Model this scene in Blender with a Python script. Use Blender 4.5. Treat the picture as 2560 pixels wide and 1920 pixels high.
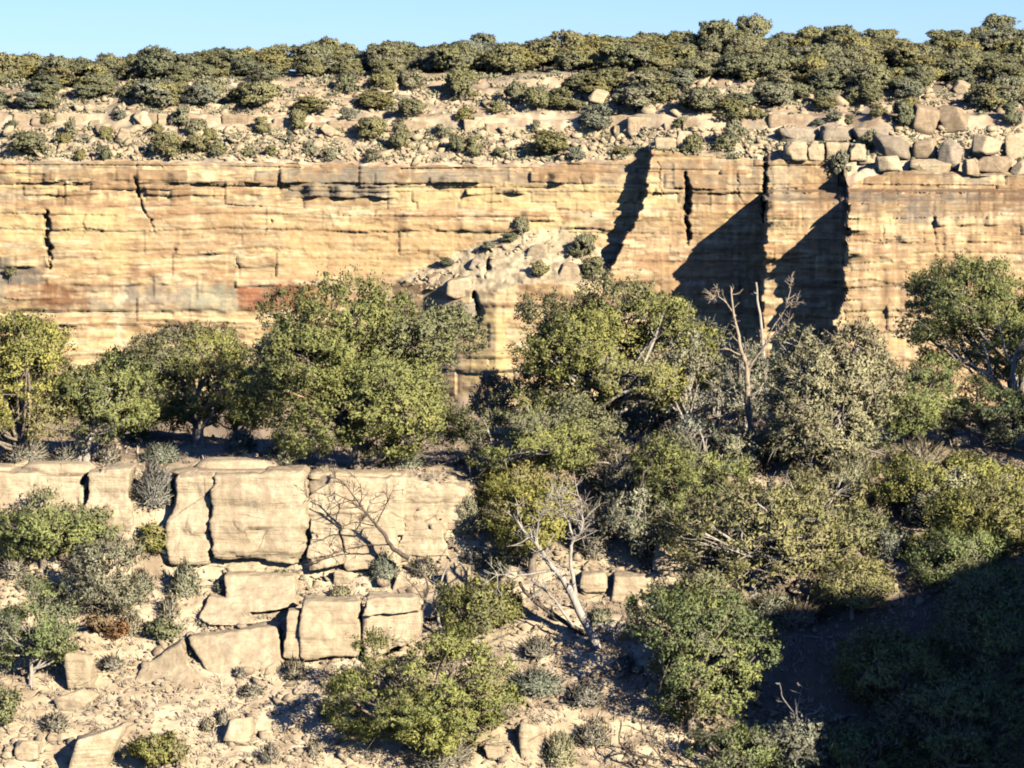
import bpy, math, random
import numpy as np
from mathutils import Vector, Matrix

for o in list(bpy.data.objects):
    bpy.data.objects.remove(o)
scene = bpy.context.scene
COL = scene.collection

# ------------------------------------------------------------------ camera, sky, sun, exposure
HFOV = math.radians(16.0)
F = 1280.0 / math.tan(HFOV / 2)              # focal length in photo pixels (2560 wide)
HORIZON = 250.0
PITCH = math.atan((960 - HORIZON) / F)
cam_d = bpy.data.cameras.new('camera'); cam_d.sensor_width = 36; cam_d.lens = 18 / math.tan(HFOV / 2)
cam_d.clip_start = 1; cam_d.clip_end = 20000
cam = bpy.data.objects.new('camera', cam_d); COL.objects.link(cam)
cam.location = (0, 0, 0); cam.rotation_euler = (math.pi / 2 - PITCH, 0, 0)
scene.camera = cam

SUN_AZ = math.radians(36)                    # right of straight behind the camera
SUN_EL = math.radians(23.5)
TO_SUN = Vector((math.sin(SUN_AZ) * math.cos(SUN_EL), -math.cos(SUN_AZ) * math.cos(SUN_EL), math.sin(SUN_EL)))
w = bpy.data.worlds.new('World'); scene.world = w; w.use_nodes = True
nt = w.node_tree; nt.nodes.clear()
sky = nt.nodes.new('ShaderNodeTexSky'); sky.sky_type = 'NISHITA'; sky.sun_disc = False
sky.sun_elevation = SUN_EL; sky.sun_rotation = math.pi - SUN_AZ
sky.altitude = 2100; sky.air_density = 1.0; sky.dust_density = 0.0; sky.ozone_density = 1.5
bg = nt.nodes.new('ShaderNodeBackground'); bg.inputs['Strength'].default_value = 0.05
wo = nt.nodes.new('ShaderNodeOutputWorld')
tint = nt.nodes.new('ShaderNodeMix'); tint.data_type = 'RGBA'; tint.blend_type = 'MULTIPLY'; tint.inputs[0].default_value = 1
tint.inputs[7].default_value = (0.54, 0.76, 1.36, 1)
nt.links.new(sky.outputs[0], tint.inputs[6]); nt.links.new(tint.outputs[2], bg.inputs[0]); nt.links.new(bg.outputs[0], wo.inputs[0])
sl = bpy.data.lights.new('sun', 'SUN'); sl.energy = 5.0; sl.angle = math.radians(0.5); sl.color = (1.0, 0.90, 0.745)
so = bpy.data.objects.new('sun', sl); COL.objects.link(so)
so.rotation_euler = (-TO_SUN).to_track_quat('-Z', 'Y').to_euler()
vs = scene.view_settings; vs.view_transform = 'Standard'; vs.look = 'None'; vs.gamma = 1; vs.use_curve_mapping = False
vs.exposure = 1.15
scene.render.engine = 'CYCLES'
scene.cycles.use_denoising = True
scene.cycles.max_bounces = 2; scene.cycles.diffuse_bounces = 0; scene.cycles.glossy_bounces = 1
scene.cycles.transmission_bounces = 2; scene.cycles.transparent_max_bounces = 4
scene.cycles.filter_width = 1.9

# ------------------------------------------------------------------ helpers
CP, SP = math.cos(PITCH), math.sin(PITCH)
def P(px, py, Y):
    """photo pixel + distance along the view axis of the world (+Y) -> world point(s)"""
    px = np.asarray(px, float); py = np.asarray(py, float); Y = np.asarray(Y, float)
    a = (px - 1280) / F; b = -(py - 960) / F
    dx = a; dy = CP + b * SP; dz = -SP + b * CP
    t = Y / dy
    return np.stack(np.broadcast_arrays(dx * t, Y, dz * t), -1)
def proj(p):
    x, y, z = p[..., 0], p[..., 1], p[..., 2]
    d = y * CP - z * SP; v = y * SP + z * CP
    return 1280 + F * x / d, 960 - F * v / d
def mpp(Y): return Y / F                        # metres per photo pixel

def _hash(ix, iy, iz, seed):
    h = (ix * 374761393 + iy * 668265263 + iz * 2147483647 + seed * 1274126177) & 0xFFFFFFFF
    h = ((h ^ (h >> 13)) * 1274126177) & 0xFFFFFFFF
    h = ((h ^ (h >> 16)) * 2246822519) & 0xFFFFFFFF
    return ((h ^ (h >> 15)) & 0xFFFF) / 65535.0
def vn(x, y, z=0.0, seed=0):
    flat2 = np.ndim(z) == 0
    x, y = np.broadcast_arrays(np.asarray(x, float), np.asarray(y, float))
    ix, iy = np.floor(x).astype(np.int64), np.floor(y).astype(np.int64)
    fx, fy = x - ix, y - iy
    fx = fx * fx * (3 - 2 * fx); fy = fy * fy * (3 - 2 * fy)
    if flat2:
        iz = np.int64(int(math.floor(z * 7)) + 3); zs = ((0, 1.0),)
    else:
        z = np.asarray(z, float); iz = np.floor(z).astype(np.int64); fz = z - iz; fz = fz * fz * (3 - 2 * fz); zs = ((0, 1 - fz), (1, fz))
    r = 0
    for a in (0, 1):
        for b in (0, 1):
            wab = (fx if a else 1 - fx) * (fy if b else 1 - fy)
            for c, wz in zs: r = r + wab * wz * _hash(ix + a, iy + b, iz + c, seed)
    return r * 2 - 1
def fbm(x, y, z=0.0, seed=0, o=4, g=0.5):
    r, a, t = 0, 1.0, 0
    for i in range(o):
        r = r + a * vn(np.asarray(x) * 2 ** i, np.asarray(y) * 2 ** i, np.asarray(z) * 2 ** i, seed + i * 17); t += a; a *= g
    return r / t
def unit(v): return v / (np.linalg.norm(v, axis=-1, keepdims=True) + 1e-9)
def sst(a, b, x):
    t = np.clip((np.asarray(x, float) - a) / (b - a), 0, 1); return t * t * (3 - 2 * t)
def lut(tab, x):
    t = np.array(tab, float); return np.interp(x, t[:, 0], t[:, 1])

def mesh(name, V, faces=None, quads=None, tris=None, smooth=False, attrs=None, normals=None):
    me = bpy.data.meshes.new(name)
    V = np.ascontiguousarray(V, np.float32)
    me.vertices.add(len(V)); me.vertices.foreach_set('co', V.ravel())
    loops, starts, n = [], [], 0
    for arr, k in ((quads, 4), (tris, 3)):
        if arr is not None and len(arr):
            arr = np.asarray(arr, np.int32); loops.append(arr.ravel()); starts.append(n + np.arange(len(arr)) * k); n += arr.size
    L = np.concatenate(loops); S = np.concatenate(starts)
    me.loops.add(len(L)); me.loops.foreach_set('vertex_index', L.astype(np.int32))
    me.polygons.add(len(S)); me.polygons.foreach_set('loop_start', S.astype(np.int32))
    if smooth: me.polygons.foreach_set('use_smooth', np.ones(len(S), bool))
    for an, av in (attrs or {}).items():
        at = me.color_attributes.new(an, 'FLOAT_COLOR', 'POINT')
        c = np.ones((len(V), 4), np.float32); c[:, :av.shape[1]] = av
        at.data.foreach_set('color', c.ravel())
    if normals is not None: me.polygons.foreach_set('use_smooth', np.ones(len(S), bool))
    me.update(calc_edges=True)
    if normals is not None: me.normals_split_custom_set_from_vertices(np.asarray(normals, np.float32))
    return me
def obj(name, me, mat=None, parent=None, loc=None, **tags):
    o = bpy.data.objects.new(name, me); COL.objects.link(o)
    if mat is not None and me is not None:
        for m in (mat if isinstance(mat, (list, tuple)) else [mat]):
            if not me.materials or m.name not in [x.name for x in me.materials if x]: me.materials.append(m)
    if parent is not None: o.parent = parent
    if loc is not None: o.location = loc
    for k, v in tags.items(): o[k] = v
    return o
def empty(name, loc, **tags):
    o = bpy.data.objects.new(name, None); COL.objects.link(o); o.location = loc; o.empty_display_size = 0.2
    for k, v in tags.items(): o[k] = v
    return o
def gridquads(nr, nc):
    i = np.arange(nr * nc).reshape(nr, nc)
    return np.stack([i[:-1, :-1], i[:-1, 1:], i[1:, 1:], i[1:, :-1]], -1).reshape(-1, 4)

# ------------------------------------------------------------------ materials
def newmat(name, rough=0.9):
    m = bpy.data.materials.new(name); m.use_nodes = True
    nt = m.node_tree; nt.nodes.clear()
    out = nt.nodes.new('ShaderNodeOutputMaterial'); b = nt.nodes.new('ShaderNodeBsdfPrincipled')
    b.inputs['Roughness'].default_value = rough; b.inputs['Specular IOR Level'].default_value = 0.15
    nt.links.new(b.outputs[0], out.inputs[0])
    return m, nt, b, out
def N(nt, t, **kw):
    n = nt.nodes.new(t)
    for k, v in kw.items():
        if k in n.inputs: n.inputs[k].default_value = v
        else: setattr(n, k, v)
    return n
def noise(nt, vec, scale, detail=4, rough=0.6):
    n = N(nt, 'ShaderNodeTexNoise'); n.inputs['Scale'].default_value = scale
    n.inputs['Detail'].default_value = detail; n.inputs['Roughness'].default_value = rough
    nt.links.new(vec, n.inputs['Vector']); return n.outputs['Fac']
def ramp(nt, fac, stops):
    r = N(nt, 'ShaderNodeValToRGB'); e = r.color_ramp.elements
    while len(e) < len(stops): e.new(0.5)
    for el, (p, c) in zip(e, stops): el.position = p; el.color = (*c, 1) if len(c) == 3 else c
    nt.links.new(fac, r.inputs[0]); return r.outputs[0]
def mix(nt, fac, a, b, mode='MIX'):
    n = N(nt, 'ShaderNodeMix', data_type='RGBA', blend_type=mode)
    for s, v in ((n.inputs[0], fac), (n.inputs[6], a), (n.inputs[7], b)):
        if hasattr(v, 'is_linked'): nt.links.new(v, s)
        else: s.default_value = v if not isinstance(v, tuple) else ((*v, 1) if len(v) == 3 else v)
    return n.outputs[2]
def bump(nt, b, h, strength, dist):
    n = N(nt, 'ShaderNodeBump'); n.inputs['Strength'].default_value = strength; n.inputs['Distance'].default_value = dist
    nt.links.new(h, n.inputs['Height']); nt.links.new(n.outputs[0], b.inputs['Normal'])
def position(nt, scale=None):
    g = N(nt, 'ShaderNodeNewGeometry'); v = g.outputs['Position']
    if scale:
        m = N(nt, 'ShaderNodeMapping'); m.inputs['Scale'].default_value = scale
        nt.links.new(v, m.inputs[0]); v = m.outputs[0]
    return v

def attr_rock(name, nscale, bumpd, amount=0.5):
    m, nt, b, out = newmat(name)
    a = N(nt, 'ShaderNodeAttribute', attribute_name='Col')
    v = position(nt)
    n1 = noise(nt, v, nscale, 6, 0.65)
    k = ramp(nt, n1, [(0.25, (0.40, 0.38, 0.36)), (0.5, (.69, .69, .69)), (0.75, (0.86, 0.84, 0.80))])
    c = mix(nt, amount, a.outputs['Color'], k, 'MULTIPLY')
    nt.links.new(c, b.inputs['Base Color'])
    bump(nt, b, noise(nt, v, nscale * 1.7, 5, 0.7), 0.7, bumpd)
    return m
def rock_mat(name, light, mid, dark, s, bumpd, streak=None):
    m, nt, b, out = newmat(name)
    v = position(nt)
    big = noise(nt, v, s * 0.35, 3, 0.55); fine = noise(nt, v, s * 4, 6, 0.7)
    c = ramp(nt, big, [(0.3, mid), (0.6, light)])
    c = mix(nt, ramp(nt, fine, [(0.42, (0.75,) * 3), (0.68, (0,) * 3)]), c, dark)
    if streak:
        sv = position(nt, (s * 2.2, s * 2.2, s * 0.16))
        st = noise(nt, sv, 1.0, 5, 0.65)
        c = mix(nt, ramp(nt, st, [(0.46, (0,) * 3), (0.64, (0.68,) * 3)]), c, streak)
    bv = position(nt, (s * .5, s * .5, s * 7.0)); bedn = noise(nt, bv, 1.0, 5, 0.7)
    c = mix(nt, ramp(nt, bedn, [(0.56, (0,) * 3), (0.66, (0.5,) * 3)]), c, dark)
    vo = N(nt, 'ShaderNodeTexVoronoi', feature='DISTANCE_TO_EDGE'); vo.inputs['Scale'].default_value = s * .75
    wv = N(nt, 'ShaderNodeMix', data_type='RGBA'); wv.inputs[0].default_value = .22 / max(s, .4)
    nz = N(nt, 'ShaderNodeTexNoise'); nz.inputs['Scale'].default_value = s * 1.6; nz.inputs['Detail'].default_value = 4; nt.links.new(v, nz.inputs['Vector'])
    nt.links.new(v, wv.inputs[6]); nt.links.new(nz.outputs['Color'], wv.inputs[7]); nt.links.new(wv.outputs[2], vo.inputs['Vector'])
    crk = ramp(nt, vo.outputs['Distance'], [(0.0, (1,) * 3), (0.018, (0,) * 3)])
    brk = ramp(nt, noise(nt, v, s * .8, 2), [(0.5, (0,) * 3), (0.6, (0.75,) * 3)])
    c = mix(nt, mix(nt, 1.0, crk, brk, 'MULTIPLY'), c, tuple(x * .35 for x in dark))
    c = mix(nt, ramp(nt, noise(nt, v, s * 1.3, 6, .75), [(0.56, (0,) * 3), (0.70, (0.6,) * 3)]), c, tuple(.5 * (x + .28) for x in dark))
    oi = N(nt, 'ShaderNodeObjectInfo')
    k = ramp(nt, oi.outputs['Random'], [(0, (0.62, 0.60, 0.58)), (1, (0.80, 0.785, 0.76))])
    c = mix(nt, 1.0, c, k, 'MULTIPLY')
    nt.links.new(c, b.inputs['Base Color'])
    bh = N(nt, 'ShaderNodeMath', operation='ADD'); nt.links.new(noise(nt, v, s * 3, 6, 0.7), bh.inputs[0]); nt.links.new(bedn, bh.inputs[1])
    bump(nt, b, bh.outputs[0], 0.9, bumpd)
    return m
def leaf_mat(name, c1, c2, c3, trans=0.22):
    c1, c2, c3 = [tuple(v * k for v, k in zip(c, (2.05, 2.0, 2.3))) for c in (c1, c2, c3)]
    m, nt, b, out = newmat(name, 0.7)
    a = N(nt, 'ShaderNodeAttribute', attribute_name='Col')
    sep = N(nt, 'ShaderNodeSeparateColor'); nt.links.new(a.outputs['Color'], sep.inputs[0])
    c = ramp(nt, sep.outputs[0], [(0.0, c1), (0.55, c2), (1.0, c3)])
    c = mix(nt, sep.outputs[2], c, (0.235, 0.215, 0.15))
    k = ramp(nt, sep.outputs[1], [(0, (0.84, 0.85, 0.87)), (1, (1.16, 1.15, 1.1))])
    c = mix(nt, 1.0, c, k, 'MULTIPLY')
    oi = N(nt, 'ShaderNodeObjectInfo')
    k2 = ramp(nt, oi.outputs['Random'], [(0, (0.82, 0.88, 0.98)), (0.5, (1, 1, 1)), (1, (1.2, 1.12, 0.95))])
    c = mix(nt, 1.0, c, k2, 'MULTIPLY')
    nt.links.new(c, b.inputs['Base Color'])
    t = N(nt, 'ShaderNodeBsdfTranslucent'); nt.links.new(c, t.inputs[0])
    ms = N(nt, 'ShaderNodeMixShader'); ms.inputs[0].default_value = trans
    nt.links.new(b.outputs[0], ms.inputs[1]); nt.links.new(t.outputs[0], ms.inputs[2]); nt.links.new(ms.outputs[0], out.inputs[0])
    return m
def bark_mat(name, c1, c2):
    m, nt, b, out = newmat(name)
    v = position(nt, (9, 9, 2.2))
    nt.links.new(ramp(nt, noise(nt, v, 1.5, 4), [(0.35, c1), (0.65, c2)]), b.inputs['Base Color'])
    bump(nt, b, noise(nt, v, 3, 4), 0.7, 0.02)
    return m

M_CLIFF = attr_rock('cliff_rock', 0.9, 0.10, 0.75)
M_SLOPE = attr_rock('slope_soil', 1.1, 0.12, 0.8)
M_GROUND = attr_rock('near_soil', 3.5, 0.05, 0.85)
M_FARBLOCK = rock_mat('far_sandstone', (0.70, 0.56, 0.36), (0.56, 0.43, 0.275), (0.35, 0.265, 0.18), 0.5, 0.12, (0.30, 0.22, 0.15))
M_FARGREY = rock_mat('far_grey_sandstone', (0.56, 0.48, 0.35), (0.46, 0.385, 0.28), (0.31, 0.255, 0.19), 0.5, 0.12)
M_FARPALE = rock_mat('far_pale_sandstone', (0.80, 0.67, 0.44), (0.67, 0.54, 0.345), (0.44, 0.345, 0.225), 0.5, 0.12)
M_BLOCK = rock_mat('ledge_sandstone', (0.86, 0.73, 0.50), (0.74, 0.61, 0.405), (0.46, 0.365, 0.24), 0.9, 0.075, (0.42, 0.33, 0.225))
M_STONE = rock_mat('rubble_stone', (0.78, 0.66, 0.47), (0.62, 0.50, 0.34), (0.36, 0.28, 0.19), 2.2, 0.04)
M_JUN = leaf_mat('juniper_foliage', (0.085, 0.092, 0.034), (0.145, 0.150, 0.042), (0.21, 0.20, 0.055))
M_PIN = leaf_mat('pinon_foliage', (0.070, 0.086, 0.036), (0.120, 0.140, 0.045), (0.18, 0.19, 0.058))
M_OLIVE = leaf_mat('yellow_foliage', (0.084, 0.090, 0.042), (0.130, 0.134, 0.056), (0.172, 0.170, 0.07))
M_GREY = leaf_mat('grey_brush', (0.092, 0.086, 0.058), (0.135, 0.126, 0.082), (0.185, 0.168, 0.108), 0.1)
M_SCRUB = leaf_mat('scrub_foliage', (0.090, 0.094, 0.056), (0.140, 0.144, 0.082), (0.19, 0.188, 0.108), 0.15)
M_FARF = leaf_mat('far_foliage', (0.088, 0.092, 0.046), (0.130, 0.132, 0.060), (0.175, 0.168, 0.072))
M_FARF2 = leaf_mat('far_olive_foliage', (0.105, 0.104, 0.044), (0.145, 0.14, 0.054), (0.185, 0.172, 0.064))
M_RUST = leaf_mat('rusty_foliage', (0.07, 0.045, 0.022), (0.11, 0.066, 0.03), (0.14, 0.085, 0.04))
M_LITTER = leaf_mat('dry_litter', (0.15, 0.115, 0.075), (0.26, 0.21, 0.135), (0.20, 0.19, 0.10), 0.15)
M_BARK = bark_mat('bark', (0.16, 0.125, 0.09), (0.30, 0.25, 0.19))
M_DEAD = bark_mat('weathered_wood', (0.28, 0.25, 0.205), (0.46, 0.41, 0.34))
M_DARKW = bark_mat('dark_dead_wood', (0.06, 0.045, 0.035), (0.15, 0.12, 0.095))
M_TANW = bark_mat('bare_tan_wood', (0.27, 0.215, 0.155), (0.42, 0.345, 0.255))
print('materials ok')
#@@SETTING
# ------------------------------------------------------------------ far canyon wall
YC = 500.0
S_FAR = F / YC                                   # photo pixels per metre on the wall
TOP = [(-400, 408), (300, 404), (700, 408), (990, 414), (1300, 418), (1540, 402), (1590, 380), (1640, 372), (1700, 384), (1800, 388), (1905, 404),
       (1950, 398), (2100, 408), (2122, 468), (2180, 442), (2250, 426), (2400, 432), (2560, 428), (3000, 430)]
def edge1(py): return lut([(300, 1632), (370, 1624), (495, 1612), (560, 1580), (650, 1532), (695, 1512), (800, 1500), (1100, 1490)], py) + 7 * vn(np.floor(np.asarray(py) / 17), 3.5, 0, 331) + 4 * vn(np.asarray(py) / 8, 1.5, 0, 333)
def edge2(py): return lut([(300, 1908), (420, 1914), (600, 1910), (800, 1900), (1100, 1895)], py) + 8 * vn(np.floor(np.asarray(py) / 21), 3.5, 0, 341) + 2 * vn(np.asarray(py) / 7, 1.5, 0, 343)
def edge3(py): return lut([(300, 2125), (480, 2116), (720, 2116), (800, 2086), (1100, 2060)], py) + 12 * vn(np.floor(np.asarray(py) / 19), 3.5, 0, 351) + 2.5 * vn(np.asarray(py) / 7, 1.5, 0, 353)
BROKEN = [ # dark cracks: polyline (photo px), width px, depth m
    ([(116, 530), (119, 590), (126, 665)], 13, 2.5), ([(336, 446), (342, 470), (350, 500), (362, 530), (376, 548)], 9, 1.8), ([(376, 560), (388, 580)], 6, .8),
    ([(1712, 436), (1720, 470), (1716, 540), (1722, 606)], 15, 3.5), ([(1841, 430), (1846, 470), (1854, 502)], 5, 0.7), ([(1646, 410), (1652, 495)], 6, .7),
    ([(1184, 735), (1192, 780), (1190, 830)], 18, 3.0), ([(1222, 650), (1212, 690)], 15, 2.0), ([(592, 640), (594, 690)], 5, .6),
    ([(2335, 500), (2333, 560), (2342, 625)], 5, .6), ([(2210, 566), (2211, 612)], 5, .5), ([(675, 555), (660, 582)], 10, .8), ([(210, 545), (206, 590)], 12, .5),
    ([(1912, 405), (1914, 470), (1911, 560)], 11, 3.0), ([(700, 420), (695, 490)], 5, .5), ([(985, 455), (988, 495)], 4, .4), ([(1452, 440), (1460, 470)], 4, .4)]
OVER = [ # overhanging beds: px0, px1, py0, py1, metres proud
    (700, 988, 462, 493, 1.3), (700, 985, 425, 458, .9), (345, 690, 430, 456, .5), (1075, 1200, 440, 458, .9), (1165, 1312, 470, 485, 1.0), (1325, 1430, 430, 456, .9),
    (0, 120, 420, 432, .6), (110, 330, 432, 455, .5), (60, 250, 462, 487, .6), (360, 700, 466, 487, .5), (990, 1230, 530, 575, .5), (1395, 1530, 540, 573, .6), (1230, 1390, 520, 552, .4),
    (2260, 2560, 425, 440, .8), (2130, 2330, 500, 512, .6), (2340, 2560, 540, 562, .7), (2125, 2560, 588, 606, .5), (1925, 2010, 500, 518, .5), (1640, 1905, 468, 482, .4),
    (440, 590, 618, 634, .6), (590, 690, 640, 668, .5), (0, 130, 640, 668, .8), (120, 420, 690, 712, .5), (0, 700, 776, 790, -.5), (0, 560, 815, 826, -.4), (590, 800, 700, 716, .7)]
def spur_top(px): return lut([(980, 712), (1010, 690), (1100, 650), (1200, 605), (1290, 578), (1400, 574), (1470, 592), (1515, 640), (1560, 720), (1600, 800)], px)
def wall_macro(px, py):
    d = 1.6 * fbm(px / 420, py / 900, 3.1, 5, 2)
    e1 = sst(-2, 3, px - edge1(py)); e2 = sst(-1.5, 2.5, px - edge2(py)); e3 = sst(-1.5, 2.5, px - edge3(py))
    jag = lambda sd_, sc_: .55 * vn(py / sc_, px * 0 + .5, 0, sd_) + .45 * vn(np.floor(py / (sc_ * .6)), .5, 0, sd_ + 1)
    near_e = lambda e: np.exp(-np.clip(px - e, 0, None) / 26)
    d = d + 5.0 * (1 + .3 * jag(301, 34) * near_e(edge1(py))) * e1
    bump_ = 13 * vn(px / 17, py * 0 + 9.5, 0, 361) + 9 * vn(px / 41, py * 0 + 3.5, 0, 363); py0_ = py; bump_ = bump_ * np.maximum(near_e(edge2(py)) * (px < 2100), near_e(edge3(py)) * (px > 2100)); py = py + bump_
    pb = lut([(400, .9), (474, 1.2), (482, 6), (494, 8), (502, 14), (530, 16.0), (1000, 17)], py)
    pc = lut([(410, 1.5), (425, 4), (440, 6.0), (470, 6.6), (510, 7.6), (546, 10.6), (640, 11.6), (1000, 12)], py)
    py = py0_
    d = d + pb * (1 + .22 * jag(311, 30) * near_e(edge2(py))) * e2 + pc * (1 + .24 * jag(321, 26) * near_e(edge3(py))) * e3
    dm = lut([(980, 0), (1060, 3.2), (1150, 7.5), (1240, 10.5), (1440, 10.0), (1530, 6), (1570, 0)], px) * (1 - e1)
    sp = np.clip((py - spur_top(px)) / S_FAR / 0.72, 0, None)
    d = d + np.minimum(sp, dm)
    return d, (sp > 0) & (sp < dm * 0.98) & (dm > 0.3)
rng = np.random.default_rng(11)
PXC = np.arange(-330, 2900, 3.2); ROW = np.linspace(0, 1, 240)
PX = np.broadcast_to(PXC, (len(ROW), len(PXC)))
topc = lut(TOP, PXC)
topc = topc + 3.5 * vn(PXC / 26, 0, 0, 3) + 5 * (vn(np.floor(PXC / 34), 1.5, 0, 8))
PY = topc[None, :] + (1130 - topc[None, :]) * ROW[:, None] ** 1.3
D, RUB = wall_macro(PX, PY)
bed_e = [360.0]
while bed_e[-1] < 1030: bed_e.append(bed_e[-1] + rng.uniform(9, 27))
bed_e = np.array(bed_e)
tilt = PY + 5 * vn(PX / 300, PY / 200, 0, 21) - 0.006 * (PX - 1200)
bi = np.clip(np.searchsorted(bed_e, tilt) - 1, 0, len(bed_e) - 2)
fr = (tilt - bed_e[bi]) / (bed_e[bi + 1] - bed_e[bi]); thick = bed_e[bi + 1] - bed_e[bi]
bed_off = rng.uniform(-0.28, 0.28, len(bed_e))[bi]
# vertical joints per bed
jw = rng.uniform(50, 330, len(bed_e))[bi]; jo = rng.uniform(0, 200, len(bed_e))[bi]
jx = (PX + jo + 60 * vn(PX / 90, bi * 3.3, 0, 4)) / jw
jb = np.floor(jx); jf = (jx - jb) * jw
blk = _hash(jb.astype(np.int64), bi.astype(np.int64), np.zeros_like(bi), 5)
rough = 0.15 + 0.75 * np.clip(1.1 - np.abs(PY - 450) / 110, 0, 1) + 0.25 * sst(1600, 1700, PX) + 0.2 * sst(700, 800, PY)
D = D + bed_off * (0.6 + 0.5 * rough) + (blk - 0.5) * 0.7 * rough
b2y = np.floor((tilt + 9 * vn(PX / 70, 3.5, 0, 141)) / 58); b2x = np.floor((PX + 47 * b2y + 30 * vn(PX / 50, b2y * 1.7, 0, 143)) / 135); blk2 = _hash(b2x.astype(np.int64), b2y.astype(np.int64), np.zeros_like(bi), 15)
b3y = np.floor((tilt + 4 * vn(PX / 30, 5.5, 0, 145)) / 11); b3x = np.floor((PX + 23 * b3y + 12 * vn(PX / 22, b3y * 1.3, 0, 147)) / 33); blk3 = _hash(b3x.astype(np.int64), b3y.astype(np.int64), np.zeros_like(bi), 16)
msk = np.clip(.35 + 1.6 * fbm(PX / 150, PY / 70, 0, 149, 3), 0, 1)
D = D + (blk2 - .5) * .55 + (blk3 - .5) * .26 * msk
seam = np.exp(-((fr * thick) / 1.8) ** 2)
D = D - seam * (0.05 + 0.42 * np.clip(fbm(PX / 90, bi * 7.7, 0, 31, 2) + 0.15, 0, 1)) * (0.5 + 0.6 * rough)
jon = (_hash(jb.astype(np.int64), bi.astype(np.int64), np.ones_like(bi), 9) > 0.5) * np.clip(.6 + 1.2 * fbm(PX / 20, PY / 12, 0, 45, 2), .1, 1)
D = D - jon * np.exp(-(np.minimum(jf, jw - jf) / 1.6) ** 2) * 0.32 * rough
for x0, x1, y0, y1, am in OVER:
    wob = 3 * vn(PX / 40, y0, 0, 6)
    am = am * np.clip(.62 + .9 * vn(PX / 34, y0 * 1.7, 0, 12), .15, 1.2)
    D = D + am * sst(x0 - 4, x0 + 4, PX) * (1 - sst(x1 - 4, x1 + 4, PX)) * sst(y0 - 3, y0 + 3, PY + wob) * (1 - sst(y1 - 1.5, y1 + 1.5, PY + wob))
crack = np.zeros_like(PX)
for pl, wd, dp in BROKEN:
    pl = np.array(pl, float); ys = np.clip(PY, pl[0, 1], pl[-1, 1])
    cx = np.interp(ys, pl[:, 1], pl[:, 0]) + 3.5 * vn(PY / 9, 2.2, float(pl[0, 0]), 7) + 3 * vn(np.floor(PY / 13), 2.5, float(pl[0, 0]), 9); wd = wd * (1 + .55 * vn(PY / 15, 1.2, float(pl[0, 0]), 8))
    tw = np.sin(np.pi * np.clip((PY - pl[0, 1] + 8) / (pl[-1, 1] - pl[0, 1] + 16), 0, 1)) ** 0.4
    c = np.exp(-(np.abs(PX - cx) / (wd * 0.5 * np.maximum(tw, .05))) ** 4) * (tw > 0.05)
    c = c * np.clip(.75 + .6 * vn(PX / 5, PY / 11, 0, 78), .2, 1)
    D = D - dp * .75 * c
    crack = np.maximum(crack, c)
D = D + 0.16 * fbm(PX / 22, PY / 14, 0, 41, 3) + 0.55 * RUB * fbm(PX / 17, PY / 11, 0, 43, 3)
# vertical fluting on the right-hand buttresses
D = D + 0.10 * sst(1600, 1660, PX) * vn(PX / 13, PY / 120, 0, 51) + 0.30 * (1 - sst(790, 850, PX)) * fbm(PX / 60, PY / 45, 0, 53, 2)
PTS = P(PX, PY, YC - D)
# rock colour: bands, blocks, varnish, blotches
cream = np.array((0.63, 0.50, 0.315)); yell = np.array((0.65, 0.495, 0.26)); tan = np.array((0.49, 0.36, 0.22)); orange = np.array((0.42, 0.27, 0.15))
brown = np.array((0.29, 0.19, 0.115)); grey = np.array((0.31, 0.265, 0.205)); pale = np.array((0.68, 0.57, 0.40)); red = np.array((0.36, 0.165, 0.095))
def lerp(a, b, t): return a * (1 - t[..., None]) + b * t[..., None]
band = _hash(bi.astype(np.int64), np.zeros_like(bi), np.zeros_like(bi), 77)
n1 = fbm(PX / 160, PY / 26, 0, 61, 4); n2 = fbm(PX / 60, PY / 11, 0, 63, 4); n3 = fbm(PX / 30, PY / 30, 0, 65, 4); st = fbm(PX / 7, PY / 90, 0, 67, 3)
C = lerp(cream, yell, np.clip(0.5 + 1.3 * n1, 0, 1))
hb = fbm(PX / 140, tilt / 6.5, 1, 171, 4, .6); hb2 = fbm(PX / 55, tilt / 9, 6, 173, 4, .6); bl3 = fbm(PX / 24, PY / 13, 3, 175, 4, .6); ver = fbm(PX / 11, PY / 38, 9, 177, 3)
C = lerp(C, tan, np.clip(.22 + (band - 0.5) * .9 + 1.8 * hb + .5 * bl3, 0, 0.95))
C = lerp(C, orange, np.clip(2.6 * (hb2 - .01 + .16 * (band - .5) + .2 * (blk - .5) + .25 * bl3), 0, 0.9))
C = lerp(C, np.array((.47, .275, .165)), np.clip(2.4 * (fbm(PX / 420, tilt / 20, 2, 271, 4) - .06) + .4 * hb, 0, .5))
C = lerp(C, brown * 1.15, np.clip(2.6 * (fbm(PX / 75, tilt / 7, 8, 179, 4, .6) - .10 + .3 * bl3 + .2 * ver), 0, 0.75))
C = lerp(C, pale, np.clip(3.2 * (fbm(PX / 60, tilt / 6, 4, 73, 4) - 0.13 + .3 * bl3), 0, 0.8))
tier = lut([(400, .3), (414, .95), (454, 1.15), (462, .6), (490, 1.1), (502, .5), (525, .2), (690, .08), (712, .5), (772, .5), (784, .05), (1000, .05)], PY + 3 * n2)
C = C * (1 + .26 * (blk3 - .5) * (.4 + msk) + .16 * (blk2 - .5))[..., None]
varn = np.clip(tier * (1.5 * (blk - .42) + .5 + 1.3 * bl3 + .9 * ver), 0, 0.85)
C = lerp(C, lerp(grey * .92, brown * 1.05, np.clip(0.5 + 2 * n1 + 1.5 * (blk - .5), 0, 1)), varn)
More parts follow.
